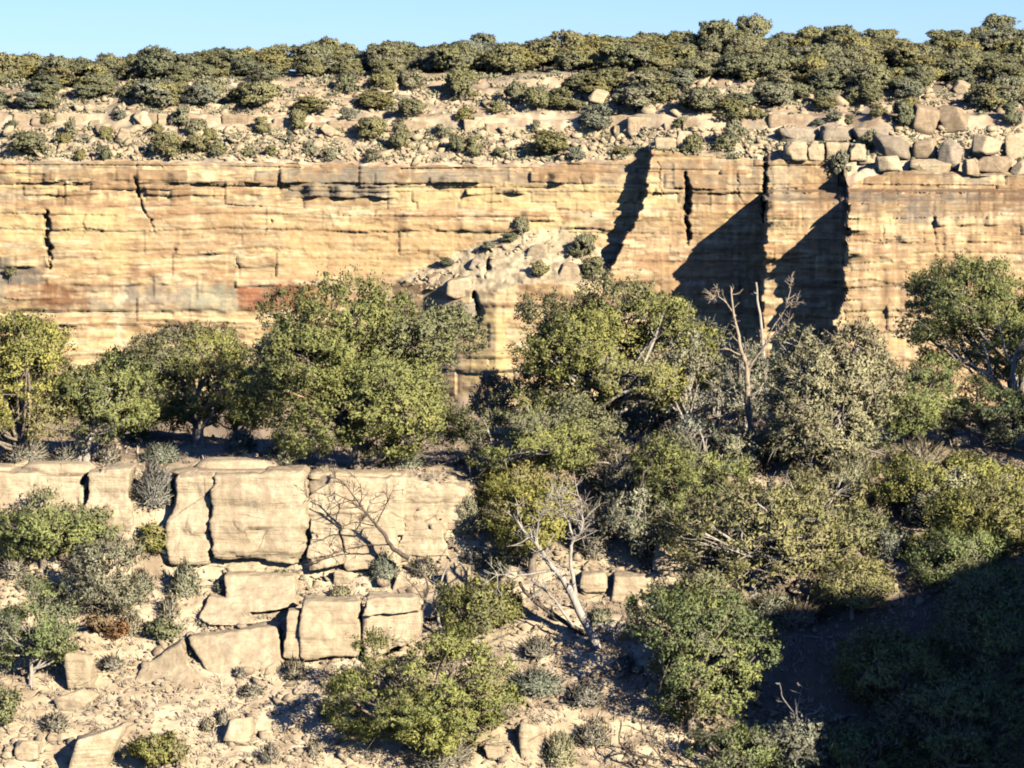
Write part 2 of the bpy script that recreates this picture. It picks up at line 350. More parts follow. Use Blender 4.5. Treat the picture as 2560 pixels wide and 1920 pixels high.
# right buttresses browner and streaked
rb = sst(1600, 1650, PX)
C = lerp(C, lerp(orange, brown, np.clip(0.35 + st, 0, 1)), rb * np.clip(0.15 + 1.1 * n3 + 0.9 * st + 0.4 * (band - .5), 0, 0.65))
def patch(x0, x1, y0, y1, col, k, s=10):
    global C
    wx = 26 * bl3 + 12 * n3; wy = 14 * n2 + 10 * bl3
    q = sst(x0 - s, x0 + s, PX + wx) * (1 - sst(x1 - s, x1 + s, PX + wx)) * sst(y0 - 4, y0 + 4, PY + wy) * (1 - sst(y1 - 4, y1 + 4, PY + .4 * wy))
    C = lerp(C, col, np.clip(q * k * (1 + 0.9 * n3 + 0.7 * st + .9 * bl3), 0, 1))
patch(590, 785, 716, 776, red, .85, 4); patch(650, 725, 720, 772, np.array((.26, .13, .085)), .7, 8)
patch(440, 595, 715, 776, np.array((.36, .34, .25)), .7); patch(110, 215, 712, 778, np.array((.27, .14, .075)), .85)
patch(0, 112, 668, 712, np.array((.21, .18, .15)), .9); patch(310, 470, 708, 760, np.array((.30, .25, .2)), .6); patch(-300, 20, 640, 760, grey, .6)
patch(700, 990, 424, 492, np.array((.29, .25, .195)), .75); patch(1060, 1330, 425, 458, np.array((.33, .28, .21)), .6); patch(990, 1700, 462, 520, yell, .5, 30)
patch(262, 318, 585, 690, np.array((.66, .49, .25)), .45); patch(290, 318, 700, 880, pale, .5, 5); patch(195, 222, 545, 592, np.array((.2, .17, .15)), .8, 4)
patch(1330, 1470, 545, 600, np.array((.68, .53, .29)), .6); patch(1930, 2000, 420, 500, np.array((.42, .34, .24)), .7); patch(2250, 2345, 505, 560, np.array((.3, .245, .19)), .7)
patch(430, 640, 525, 600, orange, .5, 30); patch(0, 330, 525, 600, yell, .6, 40); patch(700, 1180, 560, 690, np.array((.56, .38, .2)), .5, 40)
patch(1150, 1300, 640, 760, cream * 1.05, .8); patch(1175, 1275, 790, 960, yell, .8)
q = np.clip(RUB * 0.85, 0, 1); C = lerp(C, lerp(np.array((.40, .335, .245)), pale * 1.05, np.clip(.5 + 1.9 * bl3 + n3, 0, 1)), q * 1.0)
nr, nc = PX.shape
o = obj('canyon_wall', mesh('canyon_wall', PTS.reshape(-1, 3), quads=gridquads(nr, nc), smooth=False, attrs={'Col': np.clip(C.reshape(-1, 3) * np.array((.97, .955, .875)), .03, .8)}), M_CLIFF)
o['kind'] = 'structure'; o['label'] = 'sheer banded cream and orange sandstone cliff across the canyon'

# ------------------------------------------------------------------ far slope above the wall: talus, low rim ledge, wooded plateau
d_top = D[0].copy()
d_soft = np.convolve(np.pad(wall_macro(PXC, topc + 4)[0], 60, mode='edge'), np.hanning(121) / np.hanning(121).sum(), 'valid')
def rim_nodes(px):
    yt = lut(TOP, px); d = np.interp(px, PXC, d_top); Y0 = YC - d + 0.15; Ys = YC - np.interp(px, PXC, d_soft)
    lb = lut([(-400, 312), (400, 316), (900, 326), (1200, 330), (1430, 334), (1600, 338), (1760, 338), (1900, 322), (2060, 320), (2250, 318), (2400, 316), (3000, 318)], px)
    lt = lut([(-400, 282), (400, 282), (900, 300), (1200, 296), (1430, 300), (1600, 282), (1760, 284), (1900, 276), (2060, 284), (2250, 296), (2400, 290), (3000, 290)], px)
    fb = lut([(-400, 214), (0, 213), (330, 205), (1000, 192), (1300, 186), (1600, 182), (1900, 194), (2100, 222), (2300, 230), (3000, 230)], px)
    bk = lut([(-400, 206), (0, 205), (400, 190), (900, 172), (1400, 152), (1700, 132), (2070, 120), (2560, 110), (3000, 106)], px)
    Y1 = Ys + 7.5 + (yt - lb) / S_FAR * .75; Y2 = Y1 + 1.3; Y3 = Y2 + 4 + (lt - fb) / S_FAR * 1.9; Y4 = Y3 + 55
    return [(np.interp(px, PXC, topc) + 0.6, Y0), (lb, Y1), (lt, Y2), (fb, Y3), (bk, Y4)]
def rim_profile(px, n):
    """Y, z along one column, n samples per segment"""
    nd = rim_nodes(px); pts = [P(px, a, b) for a, b in nd]
    return pts
SEG = [44, 18, 40, 40, 10]
pxr = PXC[::2].copy()
nodes = rim_nodes(pxr); npts = [P(pxr, a, b) for a, b in nodes]
last = npts[-1].copy(); last[:, 1] = 3200; last[:, 0] *= 3200 / npts[-1][:, 1]; last[:, 2] += 4.0; npts.append(last)
rows = []; segid = []
for k in range(5):
    ts = np.linspace(0, 1, SEG[k], endpoint=False)
    for t in ts: rows.append(npts[k] * (1 - t) + npts[k + 1] * t); segid.append(k + t)
rows.append(npts[-1]); segid.append(5.0)
R = np.array(rows); segid = np.array(segid)[:, None] + 0 * R[..., 0]
XX, YY = R[..., 0], R[..., 1]
for k_ in (0, 2):
    t_ = np.clip(segid - k_, 0, 1); on = (segid >= k_) & (segid < k_ + 1); ph = t_ * 4 + .55 * fbm(XX / 10, YY * 0 + k_, 0, 82, 3); fl = np.floor(ph); stv = (fl + sst(.62, 1.0, ph - fl)) / 4
    R[..., 2] += on * (stv - ph / 4) * (npts[k_ + 1] - npts[k_])[None, :, 2] * 1.0 * sst(0, .1, t_) * (1 - sst(.9, 1, t_))
amp = lut([(0, .1), (.15, 1.1), (.9, 1.1), (1, .6), (2, .6), (2.3, 1.1), (4, .6), (5, 0)], segid)
R[..., 2] += amp * (0.8 * fbm(XX / 7, YY / 5, 0, 81, 4) + 0.25 * vn(XX / 1.1, YY / .9, 0, 83))
n1 = fbm(XX / 6, YY / 4, 0, 85, 4); n2 = fbm(XX / 1.6, YY / 1.2, 0, 86, 3)
C = lerp(np.array((.54, .42, .27)), np.array((.68, .56, .38)), np.clip(.5 + 1.5 * n1, 0, 1))
C = lerp(C, np.array((.37, .265, .18)), np.clip(.12 + 1.9 * n2 + 0.25 * sst(2, 2.3, segid), 0, .85))
C = lerp(C, np.array((.25, .215, .165)), np.clip(-.1 + 2.0 * fbm(XX / 3.1, YY / 1.6, 5, 87, 4), 0, .8))
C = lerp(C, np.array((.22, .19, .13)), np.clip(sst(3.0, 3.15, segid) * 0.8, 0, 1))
RIM_R = R
o = obj('canyon_slope', mesh('canyon_slope', R.reshape(-1, 3), quads=gridquads(*R.shape[:2]), smooth=True, attrs={'Col': np.clip(C.reshape(-1, 3), .03, .8)}), M_SLOPE)
o['kind'] = 'structure'; o['label'] = 'rubbly talus slope and wooded plateau above the cliff'
def rim_point(px, py):
    """point of the far slope seen at a photo pixel"""
    j = (px - pxr[0]) / (pxr[1] - pxr[0]); j = min(max(j, 0), len(pxr) - 1.001); j0 = int(j); t = j - j0
    col = RIM_R[:, j0] * (1 - t) + RIM_R[:, j0 + 1] * t
    u, v = proj(col); v = v[:-2]
    i = np.where((v[:-1] >= py) & (v[1:] < py))[0]
    if len(i) == 0: return col[0] if py > v[0] else col[int(np.argmin(np.abs(v - py)))]
    i = i[0]; s = (v[i] - py) / (v[i] - v[i + 1] + 1e-9)
    return col[i] * (1 - s) + col[i + 1] * s
def wall_point(px, py):
    jc = int(np.clip(round((px - PXC[0]) / 3.2), 0, len(PXC) - 1)); i = int(np.argmin(np.abs(PY[:, jc] - py)))
    return PTS[i, jc].copy()

# ------------------------------------------------------------------ near side: slope, ledge, bench, canyon floor
def near_nodes(px):
    r = sst(1090, 1330, px); rr = sst(1900, 2300, px)
    m = lambda a, b, c: (a * (1 - r) + b * r) * (1 - rr) + c * rr
    one = np.ones_like(px, float)
    return [(m(2500, 2500, 2500) * one, m(103, 103, 103) * one), (1920 * one, m(112.6, 112.6, 112.6) * one), (m(1640, 1620, 1600) * one, m(117.6, 117.2, 117.0) * one),
            (m(1440, 1430, 1410) * one, m(121.3, 121.0, 121.0) * one), (m(1215, 1270, 1240) * one, m(122.1, 124.3, 125.0) * one), (m(1150, 1150, 1120) * one, m(125.8, 128.0, 129.5) * one),
            (m(1085, 1050, 1030) * one, m(134, 141, 143) * one)]
pxn = np.concatenate([np.arange(-3200, -500, 60), np.arange(-400, 2960, 9.5), np.arange(3060, 6400, 60)])
nn = near_nodes(pxn); npn = [P(pxn, a, b) for a, b in nn]
f0 = npn[0].copy()
def ext(p, Y, z):
    q = p.copy(); q[:, 0] = p[:, 0] * max(Y / 103.0, .2) ** 0.5; q[:, 1] = Y; q[:, 2] = z; return q
pre = [ext(f0, -140, -2.4), ext(f0, 2, -2.2), ext(f0, 9, -9), ext(f0, 55, -44), ext(f0, 80, -36)]
l0 = npn[-1]
post = [ext(l0, 158, -22), ext(l0, 200, -46), ext(l0, 300, -74), ext(l0, 420, -60)]
end = P(pxn, 1010.0 + 0 * pxn, 492.0)
allp = pre + npn + post + [end]
NS = [4, 4, 10, 10, 12, 74, 60, 40, 36, 36, 40, 8, 8, 8, 8, 8]
rows = []; seg = []
for k in range(len(allp) - 1):
    n = NS[k]
    for t in np.linspace(0, 1, n, endpoint=False): rows.append(allp[k] * (1 - t) + allp[k + 1] * t); seg.append(k + t)
rows.append(allp[-1]); seg.append(len(allp) - 1)
G = np.array(rows); seg = np.array(seg)[:, None] + 0 * G[..., 0]
XX, YY = G[..., 0], G[..., 1]
na = lut([(0, .3), (3, 1.5), (5, .8), (5.5, .32), (7, .32), (8, .25), (9, .14), (10, .3), (11, .4), (12, 2), (15, 2)], seg)
G[..., 2] += na * (fbm(XX / 3.2, YY / 2.2, 0, 91, 4) + 0.22 * fbm(XX / .5, YY / .45, 0, 93, 3))
# bedrock steps low on the slope
G[..., 2] += 0.30 * (seg > 5) * (seg < 8) * np.round(1.5 * fbm(XX / 4.5, YY / 1.5, 0, 95, 2)) * 0.4
n1 = fbm(XX / 2.6, YY / 1.6, 0, 96, 4); n2 = fbm(XX / .55, YY / .5, 0, 97, 3)
C = lerp(np.array((.66, .53, .34)), np.array((.78, .65, .44)), np.clip(.5 + 1.4 * n1, 0, 1))
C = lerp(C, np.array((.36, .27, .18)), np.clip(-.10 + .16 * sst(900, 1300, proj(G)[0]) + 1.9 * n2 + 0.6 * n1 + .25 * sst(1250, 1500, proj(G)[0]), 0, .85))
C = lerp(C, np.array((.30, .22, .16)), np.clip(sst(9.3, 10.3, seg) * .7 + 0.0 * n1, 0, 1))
gu, gv = proj(G); C = lerp(C, np.array((.17, .13, .095)), np.clip(sst(1780, 1960, gu + 60 * n1) * sst(1380, 1500, gv + 40 * n2) * .9, 0, .9) * (seg > 5))  # dark litter-brown soil across the large shadow; the colour deepens its shade
GN = G; PXN = pxn
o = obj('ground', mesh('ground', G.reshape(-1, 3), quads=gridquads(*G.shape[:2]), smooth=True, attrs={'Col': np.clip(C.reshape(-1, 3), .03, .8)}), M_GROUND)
o['kind'] = 'structure'; o['label'] = 'stony tan hillside with a flat bench on the near side'
I0 = sum(NS[:4]); I1 = sum(NS[:11])
def gp(px, py):
    """near ground point seen at a photo pixel"""
    j = float(np.interp(px, PXN, np.arange(len(PXN)))); j0 = min(int(j), len(PXN) - 2); t = j - j0
    col = GN[I0:I1, j0] * (1 - t) + GN[I0:I1, j0 + 1] * t
    u, v = proj(col)
    i = np.where((v[:-1] >= py) & (v[1:] < py))[0]
    if len(i) == 0: return col[-1] if py < v[-1] else col[0]
    i = i[0]; s = (v[i] - py) / (v[i] - v[i + 1] + 1e-9)
    return col[i] * (1 - s) + col[i + 1] * s
# unseen rim spur added off-frame right, shaped to shade the lower right corner
def rockbox(n, c8, seed, amp, k=7, freq=.6, beds=0.0, chop=0):
    """box of nx*ny*nz cells through 8 corners, rounded and weathered -> V, quads"""
    nx, ny, nz = n
    idx = {}; V = []; Q = []
    def vid(i, j, l):
        key = (i, j, l)
        if key not in idx: idx[key] = len(V); V.append((i / nx, j / ny, l / nz))
        return idx[key]
    for i in range(nx):
        for l in range(nz):
            Q.append((vid(i, 0, l), vid(i + 1, 0, l), vid(i + 1, 0, l + 1), vid(i, 0, l + 1)))
            Q.append((vid(i, ny, l), vid(i, ny, l + 1), vid(i + 1, ny, l + 1), vid(i + 1, ny, l)))
    for i in range(nx):
        for j in range(ny):
            Q.append((vid(i, j, 0), vid(i, j + 1, 0), vid(i + 1, j + 1, 0), vid(i + 1, j, 0)))
            Q.append((vid(i, j, nz), vid(i + 1, j, nz), vid(i + 1, j + 1, nz), vid(i, j + 1, nz)))
    for j in range(ny):
        for l in range(nz):
            Q.append((vid(0, j, l), vid(0, j, l + 1), vid(0, j + 1, l + 1), vid(0, j + 1, l)))
            Q.append((vid(nx, j, l), vid(nx, j + 1, l), vid(nx, j + 1, l + 1), vid(nx, j, l + 1)))
    U = np.array(V); p = U * 2 - 1
    m = np.max(np.abs(p), 1, keepdims=True); nk = (np.sum(np.abs(p) ** k, 1, keepdims=True)) ** (1 / k)
    p = p * m / np.maximum(nk, 1e-6)
    a, b, c = ((p + 1) / 2).T[..., None]
    c8 = np.array(c8, float)       # order: x0y0z0 x1y0z0 x1y1z0 x0y1z0, then the same at z1
    W = ((c8[0] * (1 - a) + c8[1] * a) * (1 - b) + (c8[3] * (1 - a) + c8[2] * a) * b) * (1 - c) + \
        ((c8[4] * (1 - a) + c8[5] * a) * (1 - b) + (c8[7] * (1 - a) + c8[6] * a) * b) * c
    ctr = W.mean(0); nrm = p / np.linalg.norm(p, axis=1, keepdims=True)
    ex = c8[1] - c8[0]; ey = c8[3] - c8[0]; ez = c8[4] - c8[0]
    nd = nrm[:, :1] * ex / np.linalg.norm(ex) + nrm[:, 1:2] * ey / np.linalg.norm(ey) + nrm[:, 2:] * ez / np.linalg.norm(ez)
    crg = np.random.default_rng(seed + 5000)
    for _ in range(chop):
        sg = crg.choice([-1, 1], 3) * np.array([1, 1 if crg.random() < .6 else .15, crg.random() * .9 + .1]) * crg.uniform(.4, 1, 3)
        if _ % 2 == 0: sg[1] = -abs(sg[1]) - .3
        lx, ly, lz = np.linalg.norm(ex), np.linalg.norm(ey), np.linalg.norm(ez)
        nn_ = unit(sg[0] * ex / lx ** 2 + sg[1] * ey / ly ** 2 + sg[2] * ez / lz ** 2); dt = (W - ctr) @ nn_; mx = dt.max() * crg.uniform(.72, .94) if chop > 5 else dt.max() * crg.uniform(.86, .97)
        W = W - np.maximum(dt - mx, 0)[:, None] * nn_
    h = fbm(W[:, 0] * freq, W[:, 1] * freq, W[:, 2] * freq * 1.6, seed, 4) * amp
    h2 = np.abs(vn(W[:, 0] * freq * 2.3, W[:, 1] * freq * 2.3, W[:, 2] * freq * 2.3, seed + 3)); h = h - amp * .22 * np.exp(-(h2 / .12) ** 2)
    if beds: h = h + beds * np.round(2 * vn(0.1 * W[:, 0], 0, W[:, 2] * 2.2, seed + 5)) * .5
    return W + nd * h[:, None], np.array(Q)
def slab8(front, thick, back=None, lean=0.0):
    """front = BL, BR, TR, TL world points; extruded away from the camera"""
    bl, br, tr, tl = [np.array(q, float) for q in front]
    t = np.array((0, thick, 0)); u = np.array((0, 0, lean))
    return [bl, br, br + t, bl + t, tl, tr, tr + t + u, tl + t + u]
ca, sa = math.cos(SUN_AZ), math.sin(SUN_AZ)
def sunframe(s, q, z): return np.array((ca * s + sa * q, sa * s - ca * q, z))    # s across the sun, q towards it
def sq(p): return p[0] * ca + p[1] * sa, p[0] * sa - p[1] * ca
ta = math.tan(SUN_EL)
gA, gB, gC = gp(1890, 1640), gp(2150, 1540), gp(2560, 1365)
sA, qA = sq(gA); sB, qB = sq(gB); sC, qC = sq(gC); s0 = min(sA, sq(gp(2040, 1900))[0]) - 1.4
q0 = max(qA, qB, qC) + 34; q1 = q0 + 30; zt = lambda g, q: g[2] + (q0 - q) * ta
zL = zt(gA, qA) + 1.7; zR = zL + (zt(gC, qC) - zL) / (sC - s0) * 50
c8 = [sunframe(s0, q0, -44), sunframe(s0 + 50, q0, -44), sunframe(s0 + 50, q1, -44), sunframe(s0, q1, -44), sunframe(s0 + .3, q0, zL), sunframe(s0 + 50, q0, zR), sunframe(s0 + 50, q1, zR + 2), sunframe(s0 + 2, q1, zL)]
V, Q = rockbox((90, 22, 40), c8, 7, 1.9, 60, .32, .4)
o = obj('shade_rim', mesh('shade_rim', V, quads=Q, smooth=False), M_BLOCK); o['kind'] = 'structure'; o['label'] = 'unseen sandstone rim added beyond the right edge to cast the corner shade'
print('setting ok')
#@@OBJECTS
# ------------------------------------------------------------------ plant builders
NORMALS = {}
class Wood:
    def __init__(s): s.V = []; s.Q = []; s.n = 0
    def tube(s, pts, r, sides=5):
        pts = np.asarray(pts, float); n = len(pts); r = np.asarray(r, float)
        t = np.gradient(pts, axis=0); t /= np.linalg.norm(t, axis=1, keepdims=True) + 1e-9
        ref = np.where(np.abs(t[:, 2:3]) < .9, np.array([[0, 0, 1.0]]), np.array([[1.0, 0, 0]]))
        a = np.cross(t, ref); a /= np.linalg.norm(a, axis=1, keepdims=True) + 1e-9; b = np.cross(t, a)
        th = np.arange(sides) / sides * 2 * math.pi
        ring = pts[:, None] + r[:, None, None] * (a[:, None] * np.cos(th)[None, :, None] + b[:, None] * np.sin(th)[None, :, None])
        s.V.append(ring.reshape(-1, 3))
        i = np.arange(n * sides).reshape(n, sides); j = np.roll(i, -1, 1)
        s.Q.append(np.stack([i[:-1], j[:-1], j[1:], i[1:]], -1).reshape(-1, 4) + s.n); s.n += n * sides
    def mesh(s, name): return mesh(name, np.concatenate(s.V), quads=np.concatenate(s.Q), smooth=True)
def bez(p0, p1, p2, n=7):
    t = np.linspace(0, 1, n)[:, None]; return (1 - t) ** 2 * p0 + 2 * t * (1 - t) * p1 + t * t * p2
def leaves(rg, cen, rad, K, L, wl, out_c, flat=.75, up=.35, spread=.7, hue=None, gry=None):
    """K leaf sprays in each clump: V, quads, colour"""
    n = len(cen); cen = np.repeat(cen, K, 0); rad = np.repeat(rad, K)[:, None]
    u = unit(rg.normal(size=(n * K, 3))); ow = unit(cen - out_c)
    u = unit(u + 0.55 * ow + np.array((0, 0, .15)))
    m_ = n * K; rn = lambda: rg.normal(size=(m_, 3))
    shell = (rg.random((m_, 1)) < .45); ax = np.repeat(unit(ow[::K] + .9 * rg.normal(size=(n, 3)) + np.array((0, 0, .3))), K, 0)
    p = cen + u * rad * np.where(shell, rg.uniform(.72, 1.0, (m_, 1)), rg.random((m_, 1)) ** .35 * 1.08) * np.array((1, 1, flat)) + ax * rad * rg.normal(size=(m_, 1)).clip(-1.6, 1.9) * .62
    dr = unit(u * .55 + .5 * ax + .25 * ow + np.array((0, 0, up)) + spread * rn())
    dt = unit(np.cross(u, rn()) + .35 * u + np.array((0, 0, .25)))
    d = np.where(shell, dt, dr)
    sd = unit(np.cross(d, u + np.where(shell, .15, .4) * ow + np.where(shell, .3, .55) * rn()))
    l = L * rg.uniform(.55, 1.4, (m_, 1)); w_ = wl * rg.uniform(.6, 1.35, (m_, 1)) * np.where(shell, 1.8, .95)
    V = np.stack([p - d * l * .38 + sd * w_ * .52, p + d * l * .65, p - d * l * .38 - sd * w_ * .52], 1).reshape(-1, 3)
    Q = np.arange(n * K * 3).reshape(-1, 3)
    cr = np.repeat(rg.random(n), K); c = np.stack([np.clip(np.repeat(hue, K) * .5 + cr * .32 + rg.random(n * K) * .18, 0, 1), rg.random(n * K), np.clip(np.repeat(gry, K) * rg.uniform(.3, 1.2, n * K), 0, 1)], -1)
    nm = unit(.7 * u + .55 * ow + .25 * rg.normal(size=u.shape))
    return V, Q, np.repeat(c, 3, 0), np.repeat(nm, 3, 0)
def tree_mesh(seed, W, D, H, base, cr=.34, K=60, L=.15, wl=.06, dens=1.0, lobes=9, gap=-.25, trunk=.16, twig=0, lean=0.0, flat=.75, top=0.0, off=(0, 0), greyed=.28):
    """crown (mesh) and wood (Wood) of one tree, base at the origin"""
    rg = np.random.default_rng(seed)
    R = np.array((W / 2, D / 2, (H - base) / 2)); cc = np.array((off[0], off[1], base + R[2]))
    C = []; S = []; lc = []
    nb_ = max(4, int(lobes * .55))
    for i in range(nb_ + int(lobes * 1.7)):
        dv = unit(rg.normal(size=3)); dv[2] = rg.uniform(-.95, 1.0); dv = unit(dv) if i >= nb_ else dv
        if i < nb_: f = rg.uniform(.36, .56); c = cc + dv * R * (1 - f) * rg.uniform(.8, 1.0); r = R * f
        else: f = rg.uniform(.15, .33); c = cc + dv * R * rg.uniform(.66, .9); r = R * f * np.array((1.15, 1.15, .85))
        if top and i == 0: c = cc + np.array((rg.uniform(-.2, .2) * W / 2, 0, R[2] * .5)); r = R * .5
        lc.append((c, r))
    area = [4 * math.pi * (r[0] * r[1] * r[2]) ** (2 / 3) for c, r in lc]
    for i, (c, r) in enumerate(lc):
        n = int(1.0 * dens * area[i] / (cr * cr * 2.6)) + 3
        dv = unit(rg.normal(size=(n, 3)) + np.array((0, -.18, .25)))
        p = c + dv * r * (1.08 - .42 * rg.random((n, 1)) ** 1.6)
        keep = np.ones(n, bool)
        for j, (c2, r2) in enumerate(lc):
            if j != i: keep &= np.linalg.norm((p - c2) / r2, axis=1) > .62
        keep &= fbm(p[:, 0] / (cr * 3.2), p[:, 1] / (cr * 3.2), p[:, 2] / (cr * 2.2), seed, 2) > gap
        keep &= p[:, 2] > base * .35
        C.append(p[keep]); S.append(np.full(keep.sum(), i))
    C = np.concatenate(C); S = np.concatenate(S)
    rad = cr * rg.uniform(.45, 1.25, len(C)); K = int(K * .64)
    lh = rg.random(len(lc)); lg = (rg.random(len(lc)) < greyed) * rg.uniform(.4, .9, len(lc))
    V, Q, col, nm = leaves(rg, C, rad, K, L, wl, cc - np.array((0, 0, R[2] * .3)), flat, hue=lh[S], gry=lg[S])
    crown = mesh('crown', V, tris=Q, attrs={'Col': col}, normals=nm); NORMALS[crown.name] = nm
    wd = Wood()
    tp = np.array((off[0] + lean, off[1], base + R[2] * 1.1))
    tr = bez(np.zeros(3), np.array((-lean * .4 + rg.uniform(-.15, .15) * W / 4, 0, base * .9 + .2)), tp, 9)
    tr += rg.normal(size=tr.shape) * trunk * .25 * np.linspace(0, 1, 9)[:, None]
    tr[0] = (0, 0, -.25)
    wd.tube(tr, np.linspace(trunk, trunk * .35, 9), 8)
    for i, (c, r) in enumerate(lc):
        k = rg.integers(2, 7); p0 = tr[k]; mid = (p0 + c) / 2 + rg.normal(size=3) * .18 * R
        b = bez(p0, mid, c, 7); wd.tube(b, np.linspace(trunk * .45, trunk * .18, 7), 5)
        mem = C[S == i]
        if len(mem):
            for q in mem[rg.permutation(len(mem))[:max(3, len(mem) // 9)]]:
                s0 = b[rg.integers(3, 7)]; m2 = (s0 + q) / 2 + rg.normal(size=3) * .08 * R
                wd.tube(bez(s0, m2, q + (q - c) * .12, 4), np.linspace(trunk * .16, trunk * .05, 4), 3)
    for i in range(twig):
        q = C[rg.integers(len(C))]; c, r = lc[rg.integers(len(lc))]
        d = unit(q - cc + rg.normal(size=3) * .4 * R); ln = rg.uniform(.5, 1.1) * min(R) * .55
        a = q - d * ln * .6; m2 = a + d * ln * .5 + rg.normal(size=3) * ln * .15
        e = q + d * ln * .45
        wd.tube(bez(a, m2, e, 4), np.linspace(min(trunk * .14, .02), .005, 4), 3)
        e2 = e + unit(rg.normal(size=3) + d) * ln * .35; wd.tube(bez(m2, (m2 + e2) / 2 + rg.normal(size=3) * .05, e2, 4), np.linspace(min(trunk * .08, .011), .004, 4), 3)
    return crown, wd
def brush_mesh(seed, W, H, n=900, L=.28, wl=.016, leafy=500, ll=.07, lw=.035):
    """wiry shrub: stems fanning from the foot, small leaves among them"""
    rg = np.random.default_rng(seed)
    d = rg.normal(size=(n, 3)); d[:, 2] = np.abs(d[:, 2]) + .25; d = unit(d)
    R = np.array((W / 2, W / 2 * .8, H)); t = rg.random((n, 1)) ** .6
    lump = .78 + .3 * fbm(d[:, 0] * 3, d[:, 1] * 3, d[:, 2] * 3, seed, 2)[:, None]
    p = d * R * t * lump; q = unit(d * R + .5 * rg.normal(size=d.shape) * np.array((W, W, H)) * .4)
    sd = unit(np.cross(q, d + .3 * rg.normal(size=d.shape))); l = L * rg.uniform(.5, 1.3, (n, 1)) * (W + H) / 2.2; ww = wl * rg.uniform(.6, 1.5, (n, 1))
    V1 = np.stack([p - q * l * .5 - sd * ww * .7, p - q * l * .5 + sd * ww * .7, p + q * l * .5 + sd * ww * .25, p + q * l * .5 - sd * ww * .25], 1).reshape(-1, 3)
    V1[:, 2] = np.maximum(V1[:, 2], -.05)
    N1 = np.repeat(unit(d + .4 * rg.normal(size=d.shape)), 4, 0)
    C1 = np.repeat(np.stack([rg.random(n), rg.random(n), np.zeros(n)], -1), 4, 0)
    d2 = rg.normal(size=(leafy, 3)); d2[:, 2] = np.abs(d2[:, 2]); d2 = unit(d2)
    lump = .8 + .3 * fbm(d2[:, 0] * 3, d2[:, 1] * 3, d2[:, 2] * 3, seed, 2)[:, None]
    p = d2 * R * rg.random((leafy, 1)) ** .35 * lump; a = unit(rg.normal(size=d2.shape)); b = unit(np.cross(a, d2 + .5 * rg.normal(size=d2.shape)))
    l = ll * rg.uniform(.6, 1.4, (leafy, 1)); w_ = lw * rg.uniform(.6, 1.4, (leafy, 1))
    V2 = np.stack([p - a * l * .45 + b * w_ * .6, p + a * l * .6, p - a * l * .45 - b * w_ * .6], 1).reshape(-1, 3)
    C2 = np.repeat(np.stack([.4 + .6 * rg.random(leafy), rg.random(leafy), np.zeros(leafy)], -1), 3, 0)
    V = np.concatenate([V1, V2]); return mesh('shrub', V, quads=np.arange(len(V1)).reshape(-1, 4), tris=len(V1) + np.arange(len(V2)).reshape(-1, 3), attrs={'Col': np.concatenate([C1, C2])}, normals=np.concatenate([N1, np.repeat(unit(d2 + .4 * rg.normal(size=d2.shape)), 3, 0)]))
def boulder_mesh(seed, dims, res=3, planes=11, rough=.03):
    """angular stone: a ball cut by random planes"""
    rg = np.random.default_rng(seed)
    bm_ = ICO[res]; d = bm_[0]
    axs = np.array(((1, 0, 0), (-1, 0, 0), (0, 1, 0), (0, -1, 0), (0, 0, 1), (0, 0, -1)), float)
    n = np.concatenate([unit(axs + rg.normal(size=(6, 3)) * .2), unit(rg.normal(size=(planes - 5, 3)))]); h = np.concatenate([rg.uniform(.60, .78, 6), rg.uniform(.72, .96, planes - 5)])
    r = np.min(np.where(d @ n.T > .05, h / np.maximum(d @ n.T, .05), 9), 1); r = np.minimum(r, 1.6)
    r = r * (1 + rough * fbm(d[:, 0] * 3, d[:, 1] * 3, d[:, 2] * 3, seed, 3) * 2)
    V = d * r[:, None] * np.array(dims) / 2
    return mesh('boulder', V, tris=bm_[1], smooth=False)
def _ico(sub):
    import bmesh
    b = bmesh.new(); bmesh.ops.create_icosphere(b, subdivisions=sub, radius=1)
    V = np.array([v.co for v in b.verts]); T = np.array([[v.index for v in f.verts] for f in b.faces]); b.free(); return V, T
ICO = {i: _ico(i) for i in (1, 2, 3, 4)}

# ------------------------------------------------------------------ ledges of bedrock (near)
def px_block(parent, name, quad, thick, seed, amp=.07, n=(20, 8, 16), k=7, Yf=None, mat=None, fr=1.1, beds=0.05, lean=.05, chop=4):
    """block whose front face spans four photo points BL BR TR TL, standing at its own distance"""
    if Yf is None:
        bx = (quad[0][0] + quad[1][0]) / 2; by = (quad[0][1] + quad[1][1]) / 2; Yf = gp(bx, by)[1] - .15
    f = [P(quad[0][0], quad[0][1] + 6, Yf), P(quad[1][0], quad[1][1] + 6, Yf), P(quad[2][0], quad[2][1], Yf + lean), P(quad[3][0], quad[3][1], Yf + lean)]
    V, Q = rockbox(n, slab8(f, thick), seed, amp, k, fr, beds, chop)
    c = V.mean(0); me = mesh(name, V - (c if parent is None else 0), quads=Q, smooth=False)
    return obj(name, me, mat or M_BLOCK, parent, None if parent is not None else Vector(c))
led = empty('rock_ledge', (0, 0, 0), label='pale sandstone ledge of upright blocks under the bench, left of centre', category='rock ledge')
